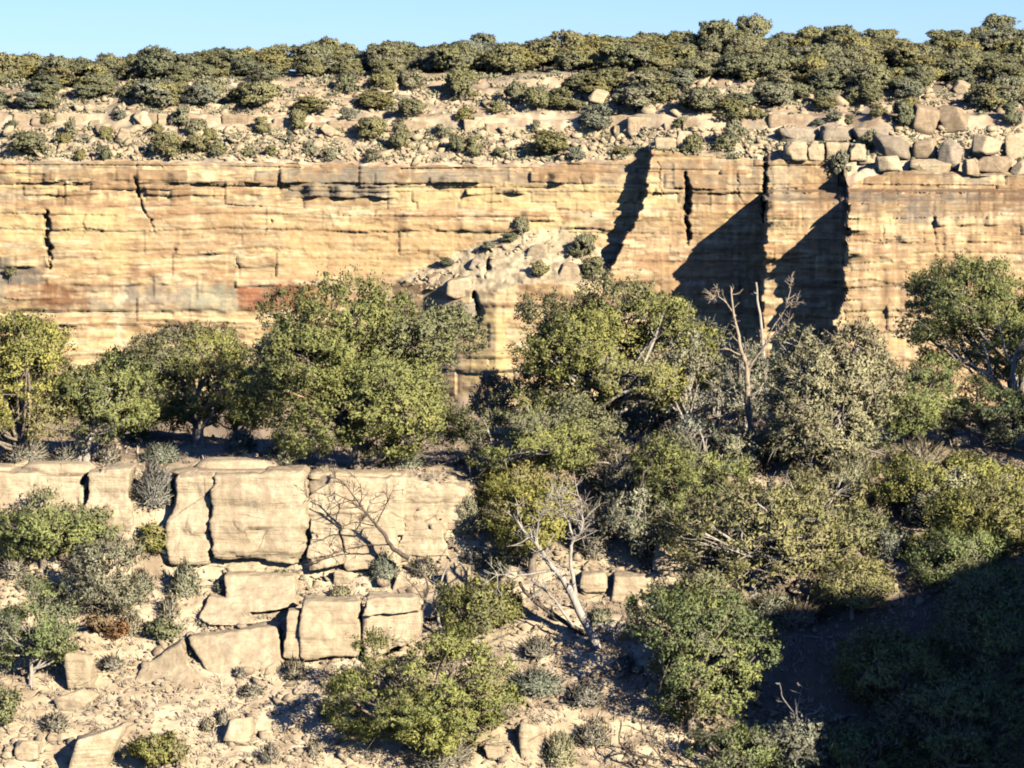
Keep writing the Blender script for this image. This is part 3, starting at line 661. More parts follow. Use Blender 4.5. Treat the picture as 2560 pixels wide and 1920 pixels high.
for i, (q, Yf, th) in enumerate([
    ([(-160, 1375), (214, 1350), (208, 1190), (-160, 1174)], 121.6, 2.2), ([(198, 1372), (336, 1362), (324, 1176), (218, 1182)], 121.3, 2.2),
    ([(390, 1412), (530, 1408), (536, 1184), (442, 1190)], 121.15, 2.6), ([(527, 1400), (769, 1408), (765, 1184), (531, 1186)], 120.95, 2.8),
    ([(764, 1334), (1014, 1336), (1010, 1198), (766, 1190)], 121.4, 2.4), ([(1000, 1332), (1180, 1312), (1164, 1214), (1004, 1190)], 121.7, 2.4),
    ([(770, 1425), (868, 1400), (842, 1325), (776, 1300)], 120.9, 1.5), ([(866, 1420), (1000, 1405), (990, 1320), (850, 1325)], 121.0, 1.5),
    ([(314, 1408), (402, 1410), (408, 1240), (322, 1230)], 121.7, 1.5), ([(560, 1436), (762, 1436), (740, 1404), (560, 1404)], 121.3, 1.5),
    ([(1000, 1420), (1120, 1400), (1110, 1320), (1000, 1325)], 121.4, 1.4)]):
    px_block(led, 'rock_block', q, th, 100 + i, .12, (38, 8, 34), 9 if i in (2,) else 40, Yf, fr=1.9, beds=.16, chop=3)
for i, (q, Yf) in enumerate([([(400, 1196), (760, 1198), (742, 1176), (430, 1176)], 121.9), ([(470, 1180), (700, 1178), (690, 1150), (500, 1150)], 122.7), ([(760, 1200), (1010, 1204), (1000, 1184), (770, 1182)], 122.0),
    ([(30, 1190), (240, 1188), (230, 1162), (60, 1160)], 122.5), ([(-120, 1186), (40, 1188), (30, 1168), (-110, 1166)], 122.4)]):
    px_block(led, 'cap_slab', q, 1.6, 140 + i, .05, (22, 6, 5), 6, Yf)
low = empty('rock_outcrop', (0, 0, 0), label='low outcrop of tan bedrock slabs below the ledge, lower left', category='rock outcrop')
for i, (q, Yf, th) in enumerate([
    ([(750, 1650), (900, 1640), (904, 1506), (756, 1504)], 116.9, 1.6), ([(906, 1650), (1046, 1600), (1050, 1530), (906, 1532)], 116.8, 1.6), ([(904, 1534), (1048, 1526), (1046, 1490), (912, 1490)], 116.75, 1.8),
    ([(708, 1640), (748, 1645), (750, 1530), (722, 1528)], 117.0, .7), ([(556, 1530), (742, 1510), (734, 1440), (562, 1436)], 118.6, 1.4), ([(480, 1560), (640, 1560), (620, 1500), (520, 1490)], 117.9, 1.2),
    ([(548, 1728), (704, 1700), (700, 1560), (468, 1592)], 115.9, 1.3), ([(300, 1790), (528, 1748), (452, 1606), (352, 1660)], 115.2, 1.2), ([(270, 1800), (432, 1782), (428, 1740), (290, 1736)], 114.6, 1.4), ([(240, 1920), (420, 1870), (400, 1826), (262, 1840)], 113.2, 1.4)]):
    px_block(low, 'rock_slab', q, th, 160 + i, .14, (28, 9, 22), 40, Yf + (.55 if i > 3 else 0), lean=1.2 if i > 3 else .2, beds=.12, chop=5)
for i, q in enumerate([[(330, 1562), (520, 1552), (505, 1500), (350, 1506)], [(560, 1792), (760, 1772), (740, 1716), (585, 1732)], [(120, 1692), (330, 1682), (310, 1622), (150, 1630)], [(640, 1862), (850, 1842), (820, 1786), (660, 1798)], [(20, 1884), (200, 1872), (180, 1812), (40, 1820)], [(430, 1830), (560, 1820), (545, 1770), (445, 1778)], [(640, 1560), (740, 1556), (735, 1520), (650, 1522)], [(1180, 1560), (1300, 1540), (1290, 1490), (1190, 1500)]]):
    px_block(low, 'rock_slab', q, 1.0, 175 + i, .12, (22, 7, 14), 40, gp((q[0][0] + q[1][0]) / 2, (q[0][1] + q[1][1]) / 2)[1] + .25, lean=1.1, beds=.12, chop=6)
rl = empty('rock_ledge', (0, 0, 0), label='broken pale ledge half hidden by brush right of centre', category='rock ledge')
for i, (q, Yf) in enumerate([([(1628, 1425), (1768, 1420), (1755, 1338), (1645, 1340)], 120.6), ([(1450, 1476), (1520, 1474), (1512, 1434), (1455, 1438)], 119.6), ([(1528, 1498), (1622, 1492), (1616, 1440), (1534, 1440)], 119.3), ([(1780, 1440), (1900, 1430), (1890, 1360), (1790, 1366)], 120.9)]):
    px_block(rl, 'rock_block', q, 1.3, 190 + i, .12, (22, 8, 18), 12, Yf)
# loose boulders: px centre, py foot, width px, height px, label
for i, (x, y, bw, bh, lab) in enumerate([
    (198, 1730, 106, 112, 'pointed tan boulder at the lower left beside a pine'), (180, 1775, 112, 48, 'low white boulder just below the pointed boulder, lower left'),
    (236, 1935, 140, 130, 'large smooth tan boulder at the bottom left edge'), (592, 1866, 98, 80, 'rounded tan boulder low on the slope, right of the round bush'),
    (1330, 1890, 108, 88, 'rounded pale boulder at the bottom, right of the centre tree'), (1243, 1902, 66, 46, 'small flat tan boulder at the bottom by the centre tree'),
    (1150, 1488, 72, 84, 'blocky yellow boulder under the leaning dead tree'), (2220, 1500, 70, 52, 'sunlit tan boulder on the edge of the big shadow'),
    (50, 1184, 44, 36, 'small square boulder on the ledge at the left edge'), (620, 1164, 62, 34, 'small pale boulder lying on the bench under the big tree'),
    (1604, 1784, 42, 28, 'small white stone under the lower right juniper'), (2402, 1116, 56, 34, 'grey boulder on the shaded bench at the right'),
    (1786, 1124, 58, 28, 'small white boulder at the foot of the tall snag'), (1090, 1345, 60, 50, 'pale boulder in front of the ledge by the curved trunk'),
    (70, 1900, 90, 60, 'flat white boulder at the bottom left corner'), (450, 1905, 60, 34, 'small tan boulder right of the round bush'),
    (860, 1460, 60, 42, 'white boulder below the ledge by the dark dead branch'), (1010, 1470, 52, 40, 'tan boulder between ledge and low outcrop'), (2130, 1330, 60, 40, 'tan boulder among yellow brush on the right')]):
    p = gp(x, y); m = mpp(p[1]); dm = (bw * m * 1.05, bw * m * .9, bh * m * 1.25)
    obj('boulder', boulder_mesh(300 + i, dm, 4, 12, .025), M_BLOCK, loc=(p[0], p[1] + dm[1] * .25, p[2] + dm[2] * .30), label=lab, category='boulder', group='boulders on the near slope')
print('ledges ok')
#@@PLANTS
# ------------------------------------------------------------------ near trees
def plant(name, base, crown, depth=None, kind='jun', label='', cat='tree', seed=1, trunk=.16, mat=None, wood=None, group=None, **kw):
    """base = photo px of the foot; crown = left, right, top, bottom in photo px"""
    p = gp(*base); m = mpp(p[1]); l, r, t, b = crown
    W = (r - l) * m; H = (base[1] - t) * m; bs = (base[1] - b) * m
    off = ((l + r) / 2 - base[0]) * m
    st = {'jun': dict(cr=.27, K=86, twig=28, L=.108, wl=.042, gap=-.36), 'pin': dict(cr=.25, K=78, twig=28, L=.115, wl=.034, gap=-.32, lobes=11), 'thin': dict(cr=.25, K=27, L=.13, wl=.045, gap=-.05, twig=90, lobes=12, dens=.8),
          'grey': dict(cr=.28, K=30, L=.15, wl=.035, gap=-.15, twig=110, lobes=12, dens=.9), 'bush': dict(cr=.17, K=60, L=.09, wl=.045, gap=-.4, lobes=7)}[kind].copy()
    st.update(kw)
    cm, wd = tree_mesh(seed, W, depth or W * .85, H, max(bs, .05), trunk=trunk, off=(off, 0), **st)
    root = empty(name, Vector(p), label=label, category=cat)
    if group: root['group'] = group
    obj('crown', cm, mat or {'jun': M_JUN, 'pin': M_PIN, 'thin': M_SCRUB, 'grey': M_GREY, 'bush': M_JUN}[kind], root)
    obj('trunk', wd.mesh('trunk'), wood or M_BARK, root)
    return root
G1 = 'trees along the bench'; G2 = 'trees on the near slope'
plant('pinon_tree', (60, 1160), (-150, 236, 770, 1110), kind='jun', seed=401, label='broad juniper at the left edge of the bench', group=G1)
plant('juniper_tree', (216, 1152), (110, 425, 868, 1110), kind='jun', seed=402, label='juniper with forked white trunk, second from the left on the bench', wood=M_DEAD, group=G1)
plant('juniper_tree', (494, 1110), (290, 660, 805, 1070), kind='pin', seed=403, mat=M_JUN, wood=M_DEAD, trunk=.2, label='juniper with a thick pale trunk left of the big centre tree', group=G1)
plant('pinon_tree', (900, 1176), (624, 1186, 690, 1185), depth=6.2, kind='jun', seed=404, trunk=.22, lobes=15, top=1, label='largest dense green tree, left of centre on the bench', group=G1)
plant('juniper_tree', (1480, 1135), (1258, 1806, 700, 1050), depth=5.5, kind='jun', seed=405, trunk=.22, lobes=14, wood=M_DEAD, label='broad bright green juniper right of the bright rock gap', group=G1)
plant('juniper_tree', (1196, 1215), (1110, 1500, 985, 1190), kind='pin', seed=406, mat=M_JUN, wood=M_DEAD, trunk=.1, gap=-.1, lobes=12, label='low sprawling juniper with a bent pale trunk at the centre', group=G1)
plant('pine_tree', (2040, 1210), (1915, 2240, 775, 1200), kind='thin', seed=407, trunk=.16, wood=M_DEAD, twig=160, lobes=17, mat=M_SCRUB, K=52, dens=1.3, gap=-.25, greyed=.4, label='tall thin grey-green tree with many bare white branches', group=G1)
plant('pinon_tree', (1720, 1130), (1580, 1835, 770, 1060), kind='thin', seed=418, trunk=.12, wood=M_DEAD, twig=90, label='thin grey-green tree behind the tall tan snag', group=G1)
plant('pinon_tree', (2270, 1110), (2130, 2440, 850, 1100), kind='pin', seed=408, lobes=9, label='dark green tree in half shade at the right of the bench', group=G1)
plant('pinon_tree', (2460, 1120), (2330, 2640, 950, 1110), kind='pin', seed=427, lobes=9, label='dark shaded tree beneath the white-limbed juniper', group=G1)
plant('juniper_tree', (2540, 1080), (2240, 2720, 640, 965), kind='jun', seed=409, gap=-.25, wood=M_DEAD, trunk=.2, lobes=13, label='juniper with long white limbs at the right edge', group=G1)
plant('juniper_tree', (2500, 1400), (2300, 2700, 1200, 1380), kind='pin', seed=410, mat=M_JUN, label='low spreading green tree at the right edge above the shadow', group=G2)
plant('juniper_tree', (1880, 1480), (1650, 2160, 1180, 1460), depth=4, kind='thin', seed=411, mat=M_OLIVE, dens=1.2, K=44, wood=M_DEAD, twig=120, label='yellow-green shaggy tree beneath the thin white-branched tree', group=G2)
plant('pinon_tree', (1330, 1440), (1225, 1440, 1190, 1400), kind='jun', seed=412, mat=M_JUN, label='small bright juniper behind white dead branches near the centre', group=G2)
plant('pinon_tree', (1730, 1840), (1545, 1925, 1450, 1800), kind='jun', seed=413, trunk=.16, lobes=11, mat=M_PIN, label='dense green juniper beside the large shadow, lower right', group=G2)
plant('pinon_tree', (1050, 1900), (830, 1300, 1555, 1900), kind='pin', seed=414, lobes=13, gap=-.16, label='dense green pine at the bottom centre', group=G2)
plant('pinon_tree', (1170, 1600), (1090, 1300, 1450, 1590), kind='pin', seed=415, trunk=.07, mat=M_JUN, label='small green tree just above the bottom centre pine', group=G2)
plant('pinon_tree', (110, 1420), (-40, 275, 1222, 1400), kind='pin', seed=416, label='spreading green pine below the ledge at the left edge', group=G2)
plant('pine_tree', (76, 1715), (-50, 186, 1430, 1690), kind='pin', seed=417, gap=-.3, lobes=10, wood=M_DEAD, trunk=.09, label='open pine with visible straight trunk at the lower left edge', group=G2)
plant('juniper_tree', (275, 1560), (170, 385, 1330, 1550), kind='grey', seed=419, dens=1.2, K=36, trunk=.06, mat=M_SCRUB, label='grey-green half-dead juniper below the ledge at left', group=G2)
plant('pinon_tree', (2010, 1930), (1915, 2115, 1760, 1925), kind='thin', seed=420, mat=M_SCRUB, wood=M_DEAD, dens=1.4, trunk=.06, label='small sunlit tree with bare white crown at the bottom right', group=G2)
for i, (b, c, lab) in enumerate([((2240, 1800), (2080, 2420, 1560, 1790), 'dark shaded tree left of centre in the large shadow'), ((2480, 1780), (2340, 2680, 1420, 1770), 'tall dark shaded tree at the right edge in the large shadow'),
        ((2380, 1960), (2200, 2600, 1690, 1950), 'dark shaded tree at the bottom right corner'), ((2150, 1960), (2060, 2260, 1800, 1950), 'small dark shaded tree at the bottom of the large shadow')]):
    plant('pinon_tree', b, c, kind='pin', seed=421 + i, K=50, label=lab, group='trees in the large shadow')
plant('pinon_tree', (1830, 1960), (1720, 1960, 1800, 1950), kind='pin', seed=426, label='low green tree cut by the bottom edge, lower right', group=G2)
for i, (b, c, mt, lab) in enumerate([((388, 1388), (344, 432, 1308, 1380), M_JUN, 'small bright green bush against the ledge'), ((395, 1935), (330, 462, 1836, 1930), M_JUN, 'round green bush cut by the bottom edge'),
        ((20, 1830), (-30, 52, 1720, 1825), M_OLIVE, 'yellow-green bush at the lower left edge'), ((415, 1600), (372, 446, 1556, 1596), M_OLIVE, 'small yellowish bush above the cracked slab'),
        ((250, 1590), (224, 278, 1520, 1585), M_RUST, 'rust brown bush left of the yellowish bush'), ((290, 1598), (264, 316, 1555, 1592), M_RUST, 'small low rust brown bush beside the larger one'),
        ((1240, 1450), (1220, 1262, 1390, 1446), M_OLIVE, 'tiny yellow-green bush at the dead tree'), ((2310, 1420), (2270, 2360, 1340, 1410), M_JUN, 'small pointed green bush at the top of the large shadow')]):
    plant('bush', b, c, kind='bush', seed=440 + i, mat=mt, trunk=.03, cat='bush', label=lab, group='green bushes on the near slope')
for i, (b, c, kd, mt, wdm, lab) in enumerate([
    ((330, 1108), (230, 480, 860, 1100), 'jun', M_JUN, M_BARK, 'juniper behind the two pale trunks on the bench'), ((590, 1098), (500, 690, 880, 1090), 'jun', M_JUN, M_BARK, 'juniper squeezed against the left side of the big green tree'), ((10, 1100), (-120, 130, 850, 1095), 'pin', M_JUN, M_BARK, 'tree at the left edge behind the broad juniper'),
    ((1230, 1090), (1175, 1300, 930, 1085), 'thin', M_SCRUB, M_DEAD, 'thin grey tree in the bright rock gap'), ((1640, 1110), (1540, 1790, 900, 1100), 'thin', M_SCRUB, M_DEAD, 'thin brushy tree under the right side of the broad juniper'), ((1380, 1100), (1290, 1520, 960, 1095), 'thin', M_SCRUB, M_DEAD, 'brushy tree under the left side of the broad juniper'),
    ((1760, 1240), (1650, 1830, 1050, 1230), 'thin', M_SCRUB, M_DEAD, 'brushy tree at the foot of the tall tan snag'), ((2130, 1180), (2040, 2260, 980, 1170), 'thin', M_OLIVE, M_DEAD, 'thin olive tree right of the white-branched tree'), ((1560, 1250), (1460, 1650, 1090, 1240), 'grey', M_GREY, M_DEAD, 'grey twiggy tree right of the bent pale limbs'),
    ((1600, 1400), (1480, 1700, 1190, 1390), 'thin', M_SCRUB, M_DEAD, 'brushy tree wrapped around the dark curved shadow gap'), ((2040, 1330), (1930, 2180, 1150, 1320), 'thin', M_OLIVE, M_DEAD, 'olive brushy tree above the yellow-green shaggy tree'), ((2340, 1320), (2220, 2460, 1170, 1310), 'thin', M_SCRUB, M_DEAD, 'brushy tree left of the white dead limbs'),
    ((1280, 1320), (1180, 1360, 1150, 1310), 'pin', M_JUN, M_BARK, 'green tree above the small bright juniper'), ((1900, 1420), (1790, 2010, 1240, 1410), 'jun', M_OLIVE, M_DEAD, 'bright yellow-green juniper in the middle of the right slope'), ((2380, 1480), (2260, 2520, 1330, 1470), 'pin', M_PIN, M_BARK, 'green tree on the upper edge of the large shadow'),
    ((1730, 1560), (1660, 1850, 1420, 1550), 'thin', M_OLIVE, M_DEAD, 'olive brush tree just above the lower right juniper'), ((2130, 1540), (2030, 2230, 1400, 1530), 'pin', M_OLIVE, M_DEAD, 'olive tree left of the sunlit boulder'), ((1990, 1120), (1910, 2120, 930, 1110), 'grey', M_SCRUB, M_DEAD, 'grey twiggy tree right of the tall tan snag'),
    ((1700, 1340), (1580, 1850, 1090, 1330), 'pin', M_JUN, M_BARK, 'dark green pine right of the dark curved shadow gap'), ((1862, 1072), (1775, 1960, 850, 1066), 'grey', M_SCRUB, M_DEAD, 'grey twiggy tree just behind the tall tan snag'), ((1800, 1100), (1700, 1850, 900, 1092), 'thin', M_SCRUB, M_DEAD, 'brushy tree left of the tall tan snag'), ((1850, 1190), (1780, 1930, 1060, 1180), 'thin', M_SCRUB, M_DEAD, 'low brushy tree in front of the tall tan snag foot'), ((2360, 1300), (2190, 2540, 1130, 1290), 'jun', M_JUN, M_DEAD, 'green juniper below the shaded bench at the right'), ((2080, 1440), (1980, 2200, 1260, 1430), 'jun', M_OLIVE, M_DEAD, 'olive juniper right of the bright yellow-green juniper'),
    ((1450, 1180), (1340, 1560, 1010, 1170), 'jun', M_OLIVE, M_DEAD, 'olive juniper under the middle of the broad bright juniper'), ((2470, 1560), (2380, 2600, 1400, 1550), 'pin', M_PIN, M_BARK, 'half shaded pine at the right edge above the dark trees')]):
    plant('brushy_tree' if kd in ('thin', 'grey') else 'juniper_tree', b, c, kind=kd, mat=mt, wood=wdm, seed=460 + i, trunk=.09, label=lab, group='trees filling the near slope', **({'twig': 50, 'dens': 1.2, 'K': 40} if kd in ('thin', 'grey') else {}))
for i, (b, c, lab) in enumerate([((2760, 1230), (2610, 2960, 700, 1200), 'tall pine added beyond the right edge to shade the bench'), ((2900, 1180), (2720, 3100, 640, 1150), 'second tall pine added beyond the right edge for shade'), ((2690, 1160), (2600, 2860, 560, 1130), 'third tall pine added beyond the right edge for shade'), ((3040, 1250), (2840, 3240, 560, 1220), 'fourth tall pine added beyond the right edge for shade')]):
    plant('pine_tree', b, c, kind='pin', seed=490 + i, K=22, twig=0, label=lab, group='shade trees added beyond the right edge')  # unseen pines added off-frame to shade the right end of the bench
print('trees ok')
# ------------------------------------------------------------------ dead trees and bare limbs
def snag(name, base, limbs, label, mat=None, r=1.0, twigs=3, seed=0, cat='dead tree', tl=.5, foot=None):
    rg = np.random.default_rng(seed); p0 = gp(*base) if foot is None else foot; Y = p0[1]; root = empty(name, Vector(p0), label=label, category=cat)
    for li, (pl, r0, r1) in enumerate(limbs):
        wd = Wood(); pl = np.array(pl, float); n = max(6, len(pl) * 3)
        t = np.linspace(0, len(pl) - 1, n); px_ = np.interp(t, np.arange(len(pl)), pl[:, 0]); py_ = np.interp(t, np.arange(len(pl)), pl[:, 1])
        k = np.array([.25, .5, .25]); 
        px_[1:-1] = np.convolve(px_, k, 'valid'); py_[1:-1] = np.convolve(py_, k, 'valid')
        dep = Y - .15 + np.linspace(0, rg.uniform(-.7, .3) if li else -.1, n)
        w3 = P(px_, py_, dep) + rg.normal(size=(n, 3)) * .012
        wd.tube(w3 - p0, np.linspace(r0 * r, r1 * r, n) * (.72 if r0 < .16 else .9), 7 if r0 > .06 else 5)
        for q in range(twigs * (2 if len(pl) > 3 else 1)):
            i = rg.integers(max(1, n // 3), n); d = unit(unit(w3[min(i, n - 1)] - w3[i - 1]) * .7 + rg.normal(size=3) * .7 + np.array((0, 0, .3)))
            l = rg.uniform(.3, 1) * tl; a = w3[i] - p0; e = a + d * l; m_ = a + d * l * .5 + rg.normal(size=3) * l * .12
            wd.tube(bez(a, m_, e, 5), np.linspace(max(r1 * r, .012) * .9, .006, 5), 4)
            for _ in range(2):
                e2 = m_ + unit(d + rg.normal(size=3) * .8) * l * .5; wd.tube(bez(m_, (m_ + e2) / 2 + rg.normal(size=3) * .03, e2, 4), np.linspace(.011, .005, 4), 3)
        obj('trunk' if li == 0 else 'limb', wd.mesh('limb'), mat or M_DEAD, root)
    return root
snag('dead_tree', (1882, 1095), [([(1882, 1098), (1872, 1040), (1867, 951), (1870, 912), (1856, 889), (1845, 830), (1832, 776), (1828, 718)], .17, .035), ([(1838, 790), (1820, 760), (1793, 737), (1778, 742)], .05, .02),
    ([(1868, 925), (1902, 881), (1933, 838), (1972, 803)], .07, .02), ([(1905, 878), (1925, 830), (1964, 772), (1974, 730), (1980, 698)], .06, .02), ([(1856, 889), (1817, 873), (1785, 873)], .05, .02), ([(1964, 772), (1990, 755)], .025, .01)],
    'tall tan snag in front of the shadowed cliff, right of centre', M_TANW, .85, 9, 501, foot=gp(1882, 1105) - np.array((0, 1.6, 0)))
snag('dead_tree', (1905, 1050), [([(1912, 900), (1902, 800), (1895, 760), (1890, 706)], .09, .05), ([(1915, 1060), (1915, 980), (1912, 900)], .11, .09)], 'pale broken stub standing beside the tall tan snag', M_DEAD, 1, 1, 502)
snag('dead_tree', (1497, 1618), [([(1497, 1622), (1468, 1568), (1433, 1490), (1406, 1443), (1387, 1424), (1367, 1400), (1340, 1358), (1317, 1338), (1282, 1284)], .15, .025), ([(1440, 1500), (1429, 1428), (1425, 1377), (1433, 1346), (1456, 1330), (1456, 1278), (1448, 1240)], .07, .015),
    ([(1433, 1346), (1421, 1303), (1402, 1270), (1395, 1240)], .04, .012), ([(1387, 1424), (1301, 1439), (1243, 1435)], .05, .015), ([(1340, 1358), (1345, 1300), (1371, 1250)], .04, .012), ([(1437, 1568), (1383, 1498), (1360, 1470)], .05, .015), ([(1495, 1562), (1530, 1568), (1556, 1584)], .07, .04)],
    'leaning silver dead tree with curling limbs, centre of the slope', M_DEAD, 1.5, 14, 503, tl=.9)
snag('fallen_tree', (1457, 1582), [([(1462, 1584), (1386, 1540), (1316, 1486), (1298, 1455)], .13, .07), ([(1450, 1570), (1415, 1610), (1386, 1645)], .05, .02), ([(1340, 1505), (1330, 1440)], .04, .02)], 'dark fallen tree lying under the leaning silver dead tree', M_DARKW, 1, 2, 504, 'fallen tree')
snag('dead_branch', (1018, 1394), [([(1022, 1396), (978, 1369), (963, 1338), (939, 1311), (915, 1280), (880, 1255), (836, 1236)], .12, .02), ([(975, 1362), (920, 1362), (850, 1377), (800, 1400)], .04, .01), ([(935, 1315), (889, 1303), (840, 1322)], .04, .01), ([(915, 1280), (885, 1240), (854, 1200), (820, 1190)], .045, .01), ([(939, 1311), (965, 1262), (986, 1215)], .04, .01), ([(900, 1270), (905, 1225), (890, 1195)], .03, .01)],
    'dark bare dead branch leaning across the pale ledge', M_DARKW, 1, 8, 505, 'dead branch', tl=.7, foot=P(1018, 1396, 120.4))
snag('dead_tree', (1050, 1590), [([(1046, 1592), (1060, 1513), (1072, 1463), (1050, 1425)], .09, .03), ([(1062, 1500), (1030, 1460), (1010, 1440)], .04, .01)], 'dark thin dead trunk at the right end of the low outcrop', M_DARKW, 1, 4, 506)
snag('dead_tree', (1102, 1592), [([(1104, 1594), (1091, 1521), (1099, 1463), (1122, 1400)], .08, .03), ([(1096, 1540), (1075, 1500)], .03, .01)], 'pale thin dead trunk beside the dark one', M_DEAD, 1, 3, 507)
snag('dead_tree', (1612, 1424), [([(1628, 1426), (1594, 1385), (1586, 1320), (1592, 1240), (1610, 1180)], .13, .05), ([(1588, 1300), (1560, 1250)], .05, .02)], 'dark curved trunk shape in place of the shadow gap beside the half hidden ledge', M_DARKW, 1, 4, 508)  # dark wood built where a shadowed gap runs beside the undercut boulder
snag('dead_tree', (2000, 1915), [([(2000, 1918), (1999, 1863), (1995, 1805), (1988, 1747)], .07, .03), ([(1992, 1790), (1957, 1747), (1949, 1708)], .035, .014), ([(1994, 1780), (1999, 1743), (2007, 1715), (1992, 1710)], .03, .012), ([(1998, 1815), (2011, 1789), (2038, 1782), (2056, 1768)], .035, .014)], 'small white snag against the large shadow, bottom right', M_DEAD, 1, 2, 509, tl=.3)
snag('dead_limbs', (2545, 1075), [([(2562, 1080), (2555, 1025), (2540, 982), (2532, 932), (2536, 893), (2560, 852)], .12, .04), ([(2540, 1050), (2516, 1021), (2485, 982), (2489, 951), (2470, 939), (2427, 908), (2392, 904)], .08, .02), ([(2474, 935), (2470, 889), (2455, 860)], .05, .02), ([(2536, 920), (2510, 870), (2500, 820)], .04, .015)], 'long white bare limbs at the right edge', M_DEAD, 1.7, 6, 510, 'dead limbs', foot=gp(2545, 1085) - np.array((0, 2.9, 0)))
snag('dead_limbs', (2455, 1190), [([(2430, 1195), (2435, 1160), (2440, 1130)], .04, .015), ([(2456, 1190), (2462, 1165), (2470, 1140)], .04, .015), ([(2465, 1195), (2480, 1175), (2512, 1142)], .04, .012), ([(2410, 1195), (2405, 1160), (2385, 1130)], .035, .012)], 'white dead limbs poking up from brush at the right', M_DEAD, 1, 3, 511, 'dead limbs')
snag('dead_shrub', (1640, 1930), [([(1552, 1800), (1546, 1855), (1570, 1880), (1640, 1900)], .035, .05), ([(1720, 1915), (1659, 1863), (1612, 1832), (1565, 1813)], .045, .015), ([(1680, 1930), (1640, 1880), (1610, 1840), (1600, 1805)], .04, .012), ([(1640, 1935), (1600, 1900), (1570, 1860)], .03, .012), ([(1700, 1930), (1690, 1880), (1700, 1830)], .03, .01)], 'dark leafless shrub at the bottom, left of the small white snag', M_DARKW, 1, 6, 512, 'dead shrub', tl=.6)
snag('fallen_log', (1195, 1612), [([(1156, 1606), (1192, 1600), (1232, 1620)], .07, .05)], 'short pale fallen log above the bottom centre pine', M_DEAD, 1, 0, 513, 'fallen log')
snag('dead_limbs', (1200, 1210), [([(1204, 1215), (1192, 1145), (1223, 1114), (1262, 1099), (1305, 1095), (1340, 1099), (1371, 1118), (1402, 1138)], .1, .03), ([(1176, 1290), (1180, 1204), (1172, 1170)], .08, .05), ([(1340, 1099), (1330, 1060), (1340, 1020)], .04, .015)], 'bent pale limbs arching over the centre of the slope', M_DEAD, 1, 2, 514, 'dead limbs')
snag('dead_limbs', (240, 1150), [([(196, 1156), (229, 1079), (257, 1048), (259, 1009), (245, 978)], .14, .04), ([(234, 1148), (268, 1048), (288, 1013), (327, 986)], .09, .03)], 'pale forked trunk leaning on the bench at left', M_DEAD, 1, 2, 515, 'dead trunk')
snag('tree_stump', (494, 1106), [([(494, 1112), (492, 1070), (496, 1040)], .2, .17), ([(500, 1050), (520, 1030), (530, 1010)], .06, .03)], 'thick pale broken stump on the bench left of centre', M_DEAD, 1, 0, 516, 'stump')
